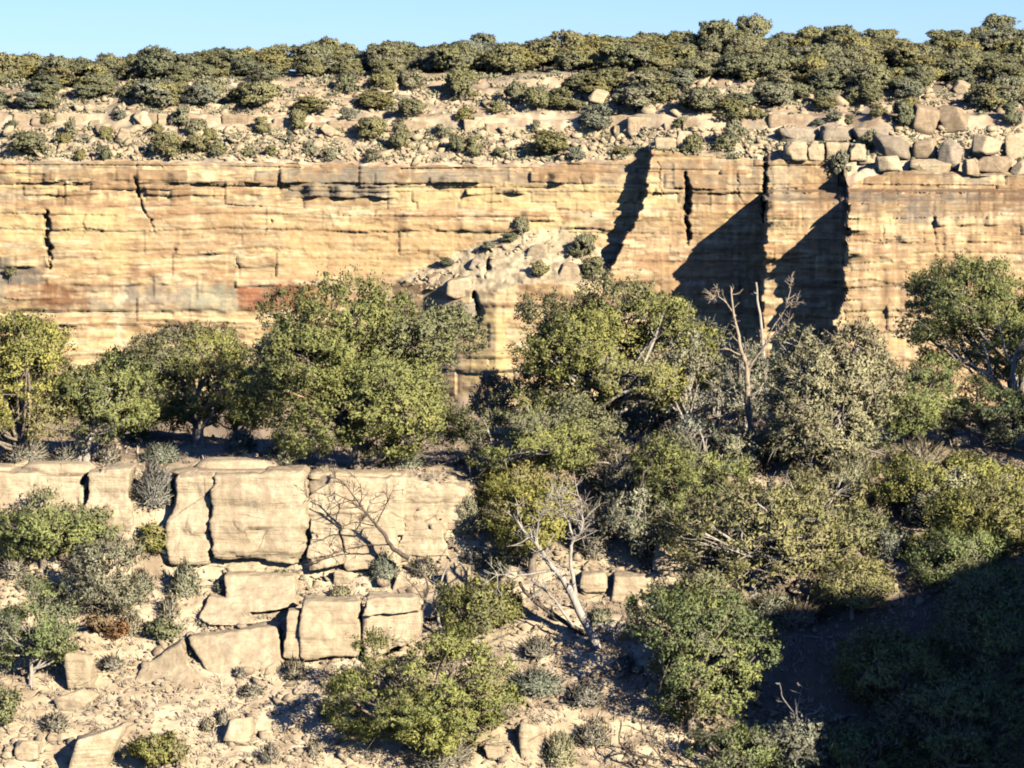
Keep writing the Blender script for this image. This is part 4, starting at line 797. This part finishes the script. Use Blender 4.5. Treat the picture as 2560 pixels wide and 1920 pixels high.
# ------------------------------------------------------------------ grey brush
for i, (x, y, bw, bh, mt, lab) in enumerate([
    (60, 1158, 160, 90, M_GREY, 'grey brush on the bench at the left edge'), (10, 1110, 100, 90, M_GREY, 'tall grey brush behind the left edge of the ledge'), (160, 1160, 100, 60, M_GREY, 'low grey brush left of the forked white trunk'), (268, 1156, 90, 60, M_GREY, 'grey brush right of the forked white trunk'),
    (400, 1152, 130, 60, M_SCRUB, 'grey-green brush at the foot of the pale trunk'), (602, 1128, 100, 80, M_SCRUB, 'grey-green brush left of the big green tree'), (388, 1262, 150, 140, M_GREY, 'large round grey bush in the notch of the ledge'), (462, 1485, 100, 110, M_SCRUB, 'grey-green bush on the slope under the split block'),
    (424, 1545, 70, 85, M_GREY, 'upright grey bush right of the half-dead juniper'), (278, 1672, 84, 50, M_GREY, 'low grey bush above the pointed boulder'), (138, 1822, 100, 62, M_GREY, 'round grey bush at the lower left below the white boulder'), (518, 1826, 46, 46, M_GREY, 'small grey bush left of its pair on the lower slope'),
    (556, 1806, 44, 50, M_GREY, 'small grey bush right of its pair on the lower slope'), (738, 1698, 80, 72, M_GREY, 'round grey bush at the foot of the low outcrop'), (628, 1738, 80, 42, M_GREY, 'flat grey bush under the cracked slab'), (676, 1905, 64, 62, M_GREY, 'grey bush at the bottom left of the centre pine'),
    (782, 1890, 50, 50, M_GREY, 'small grey bush hugging the centre pine'), (960, 1445, 100, 90, M_SCRUB, 'brush below the dark dead branch'), (1400, 1908, 100, 100, M_SCRUB, 'grey-green bush right of the rounded pale boulder'), (1340, 1730, 190, 80, M_SCRUB, 'wide grey-green brush right of the centre pine'),
    (1240, 1800, 150, 90, M_GREY, 'grey brush on the right flank of the centre pine'), (1100, 1915, 200, 120, M_GREY, 'grey brush in front of the centre pine'), (1700, 1215, 170, 180, M_GREY, 'tall grey brush right of the dark curved shadow gap'), (1640, 1160, 120, 110, M_SCRUB, 'grey-green brush under the broad bright juniper'),
    (1480, 1390, 110, 160, M_GREY, 'upright grey brush right of the small bright juniper'), (1540, 1250, 140, 120, M_SCRUB, 'brush between the bent limbs and dark curved shadow gap'), (2330, 1310, 200, 120, M_GREY, 'grey brush below the shaded bench at the right'), (2490, 1225, 170, 80, M_GREY, 'grey brush around the white dead limbs at right'),
    (2220, 1390, 160, 100, M_SCRUB, 'grey-green brush above the sunlit boulder'), (1830, 1600, 170, 90, M_GREY, 'grey brush right of the lower right juniper'), (2000, 1560, 180, 80, M_GREY, 'grey brush along the top of the large shadow'), (1400, 1310, 120, 90, M_SCRUB, 'brush behind the small bright juniper'),
    (1060, 1440, 90, 70, M_GREY, 'grey brush at the right end of the ledge'), (1560, 1680, 80, 60, M_GREY, 'grey bush in the shade of the lower right juniper'), (900, 1710, 90, 60, M_GREY, 'grey bush on the left flank of the centre pine'), (350, 1480, 90, 70, M_SCRUB, 'grey-green bush below the bright green bush'),
    (1600, 1080, 180, 140, M_SCRUB, 'brush on the bench under the broad bright juniper'), (1330, 1170, 220, 120, M_SCRUB, 'wide brush under the bent pale limbs'), (2120, 1240, 160, 150, M_SCRUB, 'brush at the right of the thin white-branched tree'), (1760, 1300, 170, 140, M_SCRUB, 'brush left of the yellow-green shaggy tree'),
    (2060, 1110, 200, 150, M_SCRUB, 'brush on the bench behind the thin white-branched tree'), (1170, 1330, 110, 120, M_SCRUB, 'dark brush between ledge and small bright juniper'), (700, 1452, 90, 40, M_SCRUB, 'low brush under the split block'), (1960, 1910, 90, 100, M_SCRUB, 'brush at the foot of the small white snag'),
    (2300, 1180, 180, 110, M_GREY, 'grey brush on the bench left of the white dead limbs'), (2420, 1290, 160, 100, M_SCRUB, 'brush under the white dead limbs at the right'), (2180, 1300, 150, 120, M_GREY, 'grey brush right of the olive brushy tree'), (2540, 1310, 120, 90, M_SCRUB, 'brush behind the low spreading tree at the right edge'), (2240, 1240, 120, 90, M_GREY, 'grey brush below the dark green tree on the bench'),
    (1930, 1540, 170, 80, M_SCRUB, 'brush between the yellow-green shaggy tree and the large shadow'), (1500, 1560, 90, 60, M_SCRUB, 'brush at the foot of the leaning silver dead tree'), (1620, 1560, 80, 60, M_SCRUB, 'brush left of the lower right juniper crown'), (1340, 1640, 120, 60, M_GREY, 'low grey brush left of the leaning silver tree foot'), (1460, 1760, 140, 70, M_GREY, 'grey brush left of the shadow of the lower right juniper'),
    (1480, 1860, 120, 80, M_GREY, 'grey brush between the rounded pale boulder and dead shrub'), (820, 1800, 70, 60, M_GREY, 'grey brush at the left side of the centre pine'), (330, 1580, 90, 60, M_GREY, 'grey brush below the half-dead juniper'), (560, 1480, 60, 40, M_SCRUB, 'small brush on the bright bedrock slope'), (30, 1440, 120, 80, M_GREY, 'grey brush below the spreading left pine'), (130, 1500, 90, 60, M_GREY, 'grey brush between the two left pines'),
    (200, 1420, 100, 90, M_GREY, 'grey brush right of the spreading left pine'), (850, 1500, 70, 50, M_SCRUB, 'brush on top of the low outcrop'), (1180, 1420, 80, 60, M_GREY, 'grey brush beside the blocky yellow boulder'), (600, 1690, 44, 34, M_GREY, 'tiny grey bush on the cracked slab'), (1820, 1150, 170, 120, M_SCRUB, 'brush left of the tall tan snag foot'), (1930, 1150, 150, 130, M_SCRUB, 'brush right of the tall tan snag foot'), (1240, 1200, 130, 110, M_SCRUB, 'brush at the right end of the ledge under the centre trees'), (700, 1160, 140, 70, M_SCRUB, 'low brush on the bench under the big green tree'), (1000, 1170, 160, 70, M_SCRUB, 'low brush on the ledge top right of the big tree trunk'), (420, 1850, 40, 30, M_GREY, 'tiny grey bush above the round bush')]):
    p = gp(x, y); m = mpp(p[1]); W, H = bw * m, bh * m
    sc_ = max(.5, W * H / 1.6)
    o = obj('shrub', brush_mesh(600 + i, W, H, int(1100 * sc_ ** .8), .26, .018, int((550 if mt is M_GREY else 1200) * sc_ ** .8), .085, .045), mt, loc=Vector(p) - Vector((0, 0, .04)), label=lab, category='shrub', group='wiry shrubs on the near slope')
print('brush ok')
#@@FAR
# ------------------------------------------------------------------ far side: ledge blocks, boulders, bushes, forest
rg = np.random.default_rng(700)
def far_block(parent, name, x0, x1, y0, y1, seed, mat, thick=2.2, tilt=0.0, n=(8, 3, 5), k=12, amp=.16, pull=0.0, chop=3):
    c = rim_point((x0 + x1) / 2, y1 - 1); Yf = c[1] - .35 - pull; t = tilt * (x1 - x0) / 2; j = lambda s=2.0: rg.uniform(-s, s)
    f = [P(x0 + j(), y1 + 2 + t, Yf), P(x1 + j(), y1 + 2 - t, Yf), P(x1 + j(), y0 - t + j(), Yf + .1), P(x0 + j(), y0 + t + j(), Yf + .1)]
    V, Q = rockbox(n, slab8(f, thick), seed, amp, k, .7, .1, chop)
    if parent is None:
        c = V.mean(0); return obj(name, mesh(name, V - c, quads=Q), mat, loc=Vector(c))
    return obj(name, mesh(name, V, quads=Q), mat, parent)
ORD = ['first', 'second', 'third', 'fourth', 'fifth', 'sixth', 'seventh', 'eighth', 'ninth', 'tenth', 'eleventh', 'twelfth', 'thirteenth', 'fourteenth', 'fifteenth', 'sixteenth', 'seventeenth', 'eighteenth', 'nineteenth', 'twentieth']
def ordinal(i):
    if i < 20: return ORD[i]
    tens = {2: 'twenty', 3: 'thirty', 4: 'forty', 5: 'fifty', 6: 'sixty', 7: 'seventy'}[(i + 1) // 10]
    return tens + '-' + ORD[(i + 1) % 10 - 1] if (i + 1) % 10 else {2: 'twentieth', 3: 'thirtieth', 4: 'fortieth', 5: 'fiftieth', 6: 'sixtieth', 7: 'seventieth'}[(i + 1) // 10]
led1 = empty('rim_ledge', (0, 0, 0), label='thin broken tan ledge along the talus at upper left', category='rock ledge')
led2 = empty('rim_ledge', (0, 0, 0), label='blocky pale ledge above the narrow cliff shadow, right of centre', category='rock ledge')
led3 = empty('rim_ledge', (0, 0, 0), label='two-tiered ledge of grey slabs over yellow blocks, upper right', category='rock ledge')
k = 0
for par, a, b, gapp, mats in ((led1, -200, 1430, .16, (M_FARBLOCK, M_FARBLOCK, M_FARPALE)), (led2, 1534, 1735, .0, (M_FARPALE, M_FARBLOCK)), (led3, 1852, 1950, .05, (M_FARBLOCK, M_FARPALE))):
    x = a
    while x < b:
        wd_ = rg.uniform(16, 95)
        if rg.random() > gapp:
            nd_ = rim_nodes(np.array([x + wd_ / 2])); lb, lt = nd_[1][0][0], nd_[2][0][0]
            h = rg.uniform(.35, 1.05) * (lb - lt)
            far_block(par, 'rock_block', x, x + wd_ - rg.uniform(-1, 3), lb - h + rg.uniform(-5, 3), lb + rg.uniform(-3, 3), 720 + k, mats[int(rg.integers(len(mats)))], tilt=rg.normal() * .03, amp=.16, chop=4, n=(10, 4, 7), k=40, pull=rg.uniform(-.9, .1)); k += 1
            if h > 26 and rg.random() < .4: far_block(par, 'rock_block', x + 4, x + wd_ - 6, lb - h - rg.uniform(5, 9), lb - h, 720 + k, mats[0], amp=.1, pull=-.6, n=(8, 3, 2)); k += 1
        x += wd_
for x0, x1, y0, y1, mt in ((1949, 2050, 319, 354, M_FARGREY), (2053, 2130, 316, 352, M_FARGREY), (2132, 2222, 315, 350, M_FARGREY), (1964, 2019, 357, 398, M_FARPALE), (2020, 2064, 356, 399, M_FARPALE), (2066, 2124, 355, 400, M_FARPALE), (2125, 2166, 358, 398, M_FARPALE), (1640, 1690, 340, 372, M_FARPALE), (1694, 1732, 330, 378, M_FARPALE)):
    far_block(led3 if x0 > 1900 else led2, 'rock_block', x0 - 1, x1 + 1, y0 + rg.uniform(-3, 4), y1, 900 + k, mt, 3, tilt=rg.normal() * .03, amp=.3, pull=rg.uniform(.4, 1.3), k=30, chop=7, n=(14, 5, 9)); k += 1
for i, (x0, x1, y0, y1, tl, mt, lab) in enumerate([
    (2194, 2283, 338, 390, .1, M_FARGREY, 'leaning slab on top of the pile at the head of the right shadow'), (2182, 2256, 378, 430, -.12, M_FARPALE, 'yellow boulder overhanging the top of the right cliff shadow'), (2345, 2412, 334, 410, .25, M_FARGREY, 'big angular grey boulder in the rock pile, upper right'),
    (2272, 2345, 338, 388, -.2, M_FARBLOCK, 'tan boulder left of the big angular grey boulder'), (2424, 2500, 328, 382, .1, M_FARPALE, 'pale boulder right of the big angular grey boulder'), (2502, 2580, 324, 384, -.1, M_FARPALE, 'pale square boulder on the right edge above the cliff'),
    (2262, 2398, 394, 430, .05, M_FARPALE, 'long low slab on the lip of the right cliff'), (2400, 2446, 390, 434, -.15, M_FARBLOCK, 'small block at the right end of the long low slab'), (2440, 2530, 384, 424, .1, M_FARBLOCK, 'tan slab below the pale boulders, upper right'), (2520, 2620, 392, 430, -.05, M_FARPALE, 'slab on the cliff lip at the right edge'),
    (2380, 2424, 196, 232, .3, M_FARPALE, 'pale tilted boulder at the edge of the forest, upper right'), (1474, 1520, 216, 256, .35, M_FARPALE, 'yellow tilted boulder under the forest above the narrow shadow'), (2268, 2345, 250, 318, .2, M_FARBLOCK, 'tan rock knob beside a dark gap, upper right'), (2345, 2420, 262, 320, -.15, M_FARBLOCK, 'broken tan rock right of the rock knob'),
    (2036, 2070, 232, 256, .1, M_FARPALE, 'white boulder just under the forest, upper right'), (338, 378, 276, 312, .05, M_FARPALE, 'squared pale block on the talus, upper left'), (290, 330, 318, 350, .2, M_FARPALE, 'pale boulder below the squared block, upper left'), (800, 840, 312, 336, .2, M_FARPALE, 'white boulder on the talus below the ledge, left of centre')]):
    c_ = rim_point((x0 + x1) / 2, y1 - 1); m = mpp(c_[1]); bw_, bh_ = (x1 - x0) * m, (y1 - y0) * m
    o = obj('boulder', boulder_mesh(850 + i, (bw_ * 1.12, min(bw_, 3.2) * 1.1, bh_ * 1.35), 4, 14, .015), mt, loc=(c_[0], c_[1] - (.9 if x0 > 2100 and y0 > 320 else .1), c_[2] + bh_ * .30)); o.rotation_euler = (.12 * math.sin(i * 2.1), tl * 1.3, .4 * math.sin(i * 3.7))
    o['label'] = lab; o['category'] = 'boulder'; o['group'] = 'boulders above the far cliff'
for i, (x, y, bw, bh, mt, lab) in enumerate([(1150, 730, 84, 70, M_FARPALE, 'white rock standing on the left flank of the rock spur'), (1085, 705, 50, 34, M_FARBLOCK, 'small tan rock low on the left flank of the rock spur'),
        (1195, 668, 46, 40, M_FARGREY, 'grey rock beside the dark slot of the rock spur'), (1345, 640, 60, 44, M_FARPALE, 'pale rock near the crest of the rock spur'), (1420, 690, 64, 50, M_FARBLOCK, 'tan rock on the right half of the rock spur'), (1170, 780, 56, 46, M_FARGREY, 'grey rock above the lit pillar of the rock spur')]):
    c_ = wall_point(x, y); m = mpp(c_[1]); obj('boulder', boulder_mesh(880 + i, (bw * m * 1.15, bw * m, bh * m * 1.2), 4, 11, .02), mt, loc=(c_[0], c_[1] + .9, c_[2] + bh * m * .12), label=lab, category='boulder', group='rocks on the spur')
# scattered talus stones
pt = []; sz = []
for i in range(5600):
    x = rg.uniform(-250, 2800); y = rg.choice([rg.uniform(320, 408), rg.uniform(205, 285)], p=[.68, .32])
    if y > lut(TOP, x) - 6: continue
    pt.append(rim_point(x, y)); sz.append(np.clip(rg.lognormal(-1.3, .6), .1, 1.3))
for i in range(150):
    x = rg.uniform(1010, 1540); y = spur_top(x) + rg.uniform(0, 70)
    pt.append(wall_point(x, y)); sz.append(np.clip(rg.lognormal(-1.4, .5), .1, .7))
def rubble(name, pts, sizes, mat, seed, label, res=1):
    rg = np.random.default_rng(seed); V0, T0 = ICO[res]; n = len(pts)
    sc_ = sizes[:, None] * rg.uniform(.55, 1.3, (n, 3)) * np.array((1, 1, .7)); a = rg.random(n) * 6.28; ti = rg.normal(size=n) * .35
    v = V0[None] * (1 + .42 * rg.normal(size=(n, len(V0), 1)).clip(-1, 1.2)) * sc_[:, None]
    c, s = np.cos(a)[:, None], np.sin(a)[:, None]; x = v[..., 0] * c - v[..., 1] * s; y = v[..., 0] * s + v[..., 1] * c; z = v[..., 2] + ti[:, None] * x
    V = np.stack([x, y, z], -1) + pts[:, None]
    T = (T0[None] + (np.arange(n) * len(V0))[:, None, None]).reshape(-1, 3)
    o = obj(name, mesh(name, V.reshape(-1, 3), tris=T), mat, kind='stuff', label=label); return o
rubble('talus', np.array(pt), np.array(sz), M_FARPALE, 702, 'pale broken stones strewn over the far talus')
# plants: prototypes of unit size, scaled per copy
def far_proto(seed, flatness, K=34, cr=.11, L=.11, wl=.058, wood=True, gap=-.3, lobes=8):
    cm, wd = tree_mesh(seed, 1.0, 1.0, flatness, .08 * flatness, cr=cr * .55, K=K, L=L * .5, wl=wl * .5, lobes=lobes, gap=gap, trunk=.03, dens=.8)
    return cm, wd.mesh('trunk')
TREEP = [far_proto(1000 + i, .95 + .12 * (i % 4), gap=-.32 + .05 * (i % 3), lobes=13) for i in range(8)]
BUSHP = [far_proto(1020 + i, .8 + .1 * (i % 3), K=34, gap=-.4, lobes=7) for i in range(6)]
def far_plant(name, proto, p, W, H, flatness, mat, rot, label, cat, group, trunkless=False):
    crown, trunk = proto
    o = bpy.data.objects.new(name, PROTO_MESH[crown.name]); COL.objects.link(o)
    if mat is not M_FARF: o.material_slots[0].link = 'OBJECT'; o.material_slots[0].material = mat
    o.location = Vector(p) - Vector((0, 0, .15)); o.scale = (W, W, H / flatness); o.rotation_euler = (0, 0, rot)
    o['label'] = label; o['category'] = cat; o['group'] = group
    return o
def joined(crown, trunk, mat):
    nv = len(crown.vertices); a = np.zeros(nv * 3, np.float32); crown.vertices.foreach_get('co', a); b = np.zeros(len(trunk.vertices) * 3, np.float32); trunk.vertices.foreach_get('co', b)
    q1 = np.zeros(len(crown.loops), np.int32); crown.loops.foreach_get('vertex_index', q1); q2 = np.zeros(len(trunk.loops), np.int32); trunk.loops.foreach_get('vertex_index', q2)
    col = np.zeros(nv * 4, np.float32); crown.color_attributes['Col'].data.foreach_get('color', col)
    C4 = np.concatenate([col.reshape(-1, 4)[:, :3], np.full((len(trunk.vertices), 3), .5)])
    me = mesh('far_tree', np.concatenate([a, b]).reshape(-1, 3), quads=(q2 + nv).reshape(-1, 4), tris=q1.reshape(-1, 3), attrs={'Col': C4}, normals=np.concatenate([NORMALS[crown.name], np.tile((0, -.8, .6), (len(trunk.vertices), 1))]))
    me.materials.append(mat); me.materials.append(M_BARK)
    mi = np.zeros(len(me.polygons), np.int32); mi[:len(q2) // 4] = 1; me.polygons.foreach_set('material_index', mi); return me
PROTO_MESH = {}
for pr in TREEP + BUSHP:
    PROTO_MESH[pr[0].name] = joined(pr[0], pr[1], M_FARF)
# forest on the plateau: individual trees, spaced, back rows first
cand = []
tries = 0
while len(cand) < 296 and tries < 20000:
    tries += 1
    x = rg.uniform(-160, 2740); nd_ = rim_nodes(np.array([x])); fb, bk = nd_[3][0][0], nd_[4][0][0]; Y3, Y4 = nd_[3][1][0], nd_[4][1][0]
    t = rg.random() ** 1.25
    p = P(x, fb, Y3) * (1 - t) + P(x, bk, Y4) * t
    if all((p[0] - c[0]) ** 2 + (p[1] - c[1]) ** 2 > (2.0 + .025 * (p[1] - Y3)) ** 2 for c, _, _ in cand): cand.append((p, x, t))
for p, x, t in sorted(cand, key=lambda c: c[1]):
    i = int(rg.integers(len(TREEP))); W = rg.uniform(2.9, 6.0); H = W * rg.uniform(.62, .9) * (1.35 if rg.random() < .12 else 1)
    j = int(np.clip((x - pxr[0]) / (pxr[1] - pxr[0]), 0, len(pxr) - 1)); col_ = RIM_R[:, j]; p = p.copy(); p[2] = np.interp(p[1], col_[:, 1], col_[:, 2])
    mt = M_FARF2 if rg.random() < .3 else (M_SCRUB if rg.random() < .12 else M_FARF)
    far_plant('juniper_tree', TREEP[i], p, W, H, .95 + .12 * (i % 4), mt, rg.random() * 6.28, 'olive green juniper in the dense forest along the far rim', 'tree', 'rim forest')
for i in range(75):
    x = rg.uniform(-60, 2620); nd_ = rim_nodes(np.array([x])); y = nd_[3][0][0] + rg.random() ** 1.5 * (nd_[2][0][0] - nd_[3][0][0]) * .9 + 6
    if vn(x / 130, 7.5, 0, 88) < -.35: continue
    p = rim_point(x, y); i_ = int(rg.integers(len(TREEP))); W = rg.uniform(2.4, 6.0); mt = M_FARF2 if rg.random() < .25 else (M_SCRUB if rg.random() < .35 else M_FARF)
    far_plant('juniper_tree', TREEP[i_], p, W, W * rg.uniform(.55, .85), .95 + .12 * (i_ % 4), mt, rg.random() * 6.28, 'olive green juniper straggling down the slope just below the rim forest', 'tree', 'trees below the rim forest')
BUSHES = [(78, 277, 78, 47), (117, 243, 40, 35), (249, 241, 70, 50), (389, 268, 100, 65), (500, 268, 78, 55), (640, 275, 100, 70), (778, 282, 85, 40), (175, 350, 36, 52), (160, 362, 30, 32), (75, 392, 90, 60), (264, 352, 35, 35), (202, 404, 27, 31), (260, 403, 35, 36), (447, 322, 50, 58), (494, 345, 50, 48),
    (420, 402, 78, 66), (490, 388, 60, 54), (545, 392, 42, 40), (525, 355, 36, 36), (653, 336, 42, 44), (727, 364, 25, 38), (742, 326, 50, 48), (676, 391, 27, 30), (774, 390, 35, 34), (824, 404, 34, 36), (622, 394, 32, 26), (393, 334, 32, 26),
    (928, 356, 68, 62), (934, 404, 48, 32), (1002, 379, 50, 66), (1002, 325, 42, 30), (1107, 350, 38, 42), (1145, 386, 40, 50), (1184, 395, 42, 54), (1161, 306, 42, 38), (1153, 257, 80, 80), (1293, 261, 52, 58), (1344, 278, 56, 60), (1340, 337, 20, 38), (1371, 388, 92, 58), (1250, 397, 34, 30), (1491, 330, 80, 66), (1590, 278, 112, 60), (1402, 274, 62, 52), (1025, 227, 62, 52), (865, 236, 52, 52), (967, 233, 46, 46), (943, 276, 78, 46), (1029, 295, 62, 46),
    (1750, 284, 98, 64), (1828, 310, 70, 62), (1933, 270, 98, 60), (1836, 360, 48, 60), (1731, 392, 44, 46), (1817, 382, 58, 44), (2089, 300, 36, 22), (2120, 316, 28, 30), (2048, 312, 32, 18), (2260, 318, 60, 60), (2178, 374, 50, 48), (2198, 292, 50, 32), (2516, 268, 80, 72), (2528, 318, 52, 60), (2440, 262, 60, 44), (1660, 262, 60, 44), (2140, 258, 54, 40), (320, 250, 50, 40), (580, 262, 44, 40), (1240, 286, 40, 34), (870, 300, 40, 30), (1550, 392, 40, 30), (1440, 400, 46, 34), (300, 300, 34, 26), (30, 330, 36, 30), (120, 310, 34, 28), (1890, 300, 44, 30), (1700, 320, 34, 30)]
upper = sorted([b for b in BUSHES if b[1] < 300]); lower = sorted([b for b in BUSHES if b[1] >= 300])
for row, nm in ((upper, 'upper'), (lower, 'lower')):
    for i, (x, y, bw, bh) in enumerate(row):
        p = rim_point(x, y); m = mpp(p[1]); j = int(rg.integers(len(BUSHP))); tre = bw > 60
        pr = TREEP[j] if tre else BUSHP[j]; fl = .95 + .12 * (j % 4) if tre else .8 + .1 * (j % 3); u = rg.random(); mt = M_FARF if u < .6 else M_FARF2 if u < .75 else M_SCRUB
        half = 'left' if i < len(row) / 2 else 'right'; k = i if half == 'left' else len(row) - 1 - i
        far_plant('bush', pr, p, bw * m * 1.08, bh * m * 1.12, fl, mt, rg.random() * 6.28, '%s bush above the far cliff, %s from the %s in the %s talus row' % ('broad' if tre else 'small', ordinal(k), half, nm), 'bush', 'bushes on the far talus')
for i, (x, y, bw, bh, lab) in enumerate([(1305, 582, 38, 40, 'small bush on top of the rock spur'), (1457, 648, 72, 66, 'round bush at the right end of the rock spur'), (1274, 606, 42, 26, 'low bush on the crest of the rock spur'), (1223, 622, 40, 22, 'low bush left of the spur crest'), (1350, 690, 46, 40, 'bush on the lower face of the rock spur'),
        (1120, 662, 40, 22, 'low bush on the left flank of the rock spur'), (2097, 442, 60, 62, 'bush on the cliff lip beside the right shadow'), (28, 690, 30, 30, 'tiny bush on the cliff at the left edge'), (1480, 700, 60, 60, 'bush at the foot of the narrow cliff shadow')]):
    p = wall_point(x, y) - np.array((0, .5, 0)); m = mpp(p[1]); j = i % 6
    far_plant('bush', BUSHP[j], p, bw * m, bh * m * 1.1, .8 + .1 * (j % 3), M_FARF if i % 3 else M_SCRUB, i * 1.3, lab, 'bush', 'bushes on the cliff')
# low scrub between the bushes
V0 = []; C0 = []
for i in range(2100):
    x = rg.uniform(-200, 2760); nd_ = rim_nodes(np.array([x])); y = rg.choice([rg.uniform(322, 404), rg.uniform(215, 285), rg.uniform(nd_[4][0][0], nd_[3][0][0] + 12)], p=[.36, .32, .32])
    p = rim_point(x, y); r = rg.uniform(.3, 1.0); n = 24
    d = unit(rg.normal(size=(n, 3))); d[:, 2] = np.abs(d[:, 2]); q = p + d * r * rg.random((n, 1)) ** .4 * np.array((1.2, 1, .8)); a = unit(rg.normal(size=(n, 3))) * .2; b = unit(np.cross(a, rg.normal(size=(n, 3)))) * .13
    V0.append(np.stack([q - a, q + b, q + a, q - b], 1).reshape(-1, 3)); C0.append(np.repeat(np.stack([rg.random() * .5 + .5 * rg.random(n), rg.random(n), np.zeros(n)], -1), 4, 0))
V0 = np.concatenate(V0); obj('scrub', mesh('scrub', V0, quads=np.arange(len(V0)).reshape(-1, 4), attrs={'Col': np.concatenate(C0)}), M_SCRUB, kind='stuff', label='low grey-green scrub over the far talus')
print('far ok')
# ------------------------------------------------------------------ rubble on the near slope
rg = np.random.default_rng(900)
flat = GN[I0:I1]; uu, vv = proj(flat); ok = (uu > -120) & (uu < 2700) & (vv > 1000) & (vv < 2000)
dn = fbm(flat[..., 0] / 1.6, flat[..., 1] / 1.0, 0, 901, 3); wgt = ok * np.clip(.45 + 1.2 * dn, 0.03, 1) * np.where(vv < 1200, .35, 1) * np.where(uu > 1950, .35, 1)
ii = rg.choice(flat[..., 0].size, 9000, p=(wgt / wgt.sum()).ravel())
pts = flat.reshape(-1, 3)[ii] + rg.normal(size=(len(ii), 3)) * np.array((.06, .05, .0))
sz = np.clip(rg.lognormal(-2.85, .65, len(ii)), .022, .27)
rubble('rubble', pts + np.array((0, 0, .01)), sz, M_STONE, 902, 'loose pale stones scattered over the near slope')
big = np.argsort(-wgt.ravel() * rg.random(wgt.size))[:60]
for i, k in enumerate(big):
    p = flat.reshape(-1, 3)[k]; s_ = float(rg.uniform(.3, .62))
    if vv.ravel()[k] < 1430: continue
    obj('stone', boulder_mesh(950 + i, (s_ * 1.2, s_, s_ * .8), 2, 9, .04), M_STONE, loc=(p[0], p[1], p[2] + s_ * .12), label='small loose angular stone lying on the pale near slope', category='stone', group='loose stones on the near slope')
tw = Wood(); jj = rg.choice(wgt.size, 900, p=(wgt / wgt.sum()).ravel())
for p in flat.reshape(-1, 3)[jj]:
    a = rg.random() * 6.28; l = rg.uniform(.25, 1.1); d = np.array((math.cos(a), math.sin(a) * .7, rg.uniform(-.05, .25))); m_ = p + d * l * .5 + rg.normal(size=3) * .05 * l
    tw.tube(bez(p + np.array((0, 0, .03)), m_ + np.array((0, 0, .06)), p + d * l + np.array((0, 0, .05)), 4), np.linspace(rg.uniform(.008, .026), .004, 4), 3)
obj('twigs', tw.mesh('twigs'), M_DEAD, kind='stuff', label='fallen dead twigs strewn over the near slope')
# dry grass, twigs and litter on the soil
wg = (ok * np.clip(.4 - 1.0 * dn, .05, 1) * np.where(uu > 1250, 1.5, 1) * np.where((vv < 1440) & (uu < 1150) & (vv > 1215), 0, 1)).ravel()
ii = rg.choice(wg.size, 4400, p=wg / wg.sum()); pts = flat.reshape(-1, 3)[ii]
B = 9; n = len(pts) * B; pp = np.repeat(pts, B, 0) + rg.normal(size=(n, 3)) * np.array((.10, .09, .01))
up_ = unit(rg.normal(size=(n, 3)) * .75 + np.array((0, 0, .8))); up_[:, 2] = np.abs(up_[:, 2]); sd = unit(np.cross(up_, rg.normal(size=(n, 3)))); hh = rg.uniform(.07, .28, (n, 1)); ww = rg.uniform(.008, .028, (n, 1))
V = np.stack([pp - sd * ww, pp + sd * ww, pp + up_ * hh + sd * ww * .3, pp + up_ * hh - sd * ww * .3], 1).reshape(-1, 3); cc_ = np.repeat(np.repeat(rg.random(len(pts)), B) * .7 + .3 * rg.random(n), 4)
obj('dry_grass', mesh('dry_grass', V, quads=np.arange(len(V)).reshape(-1, 4), attrs={'Col': np.stack([cc_, np.repeat(rg.random(n), 4), 0 * cc_], -1)}), M_LITTER, kind='stuff', label='dry grass and twig litter over the near slope')
print('done')
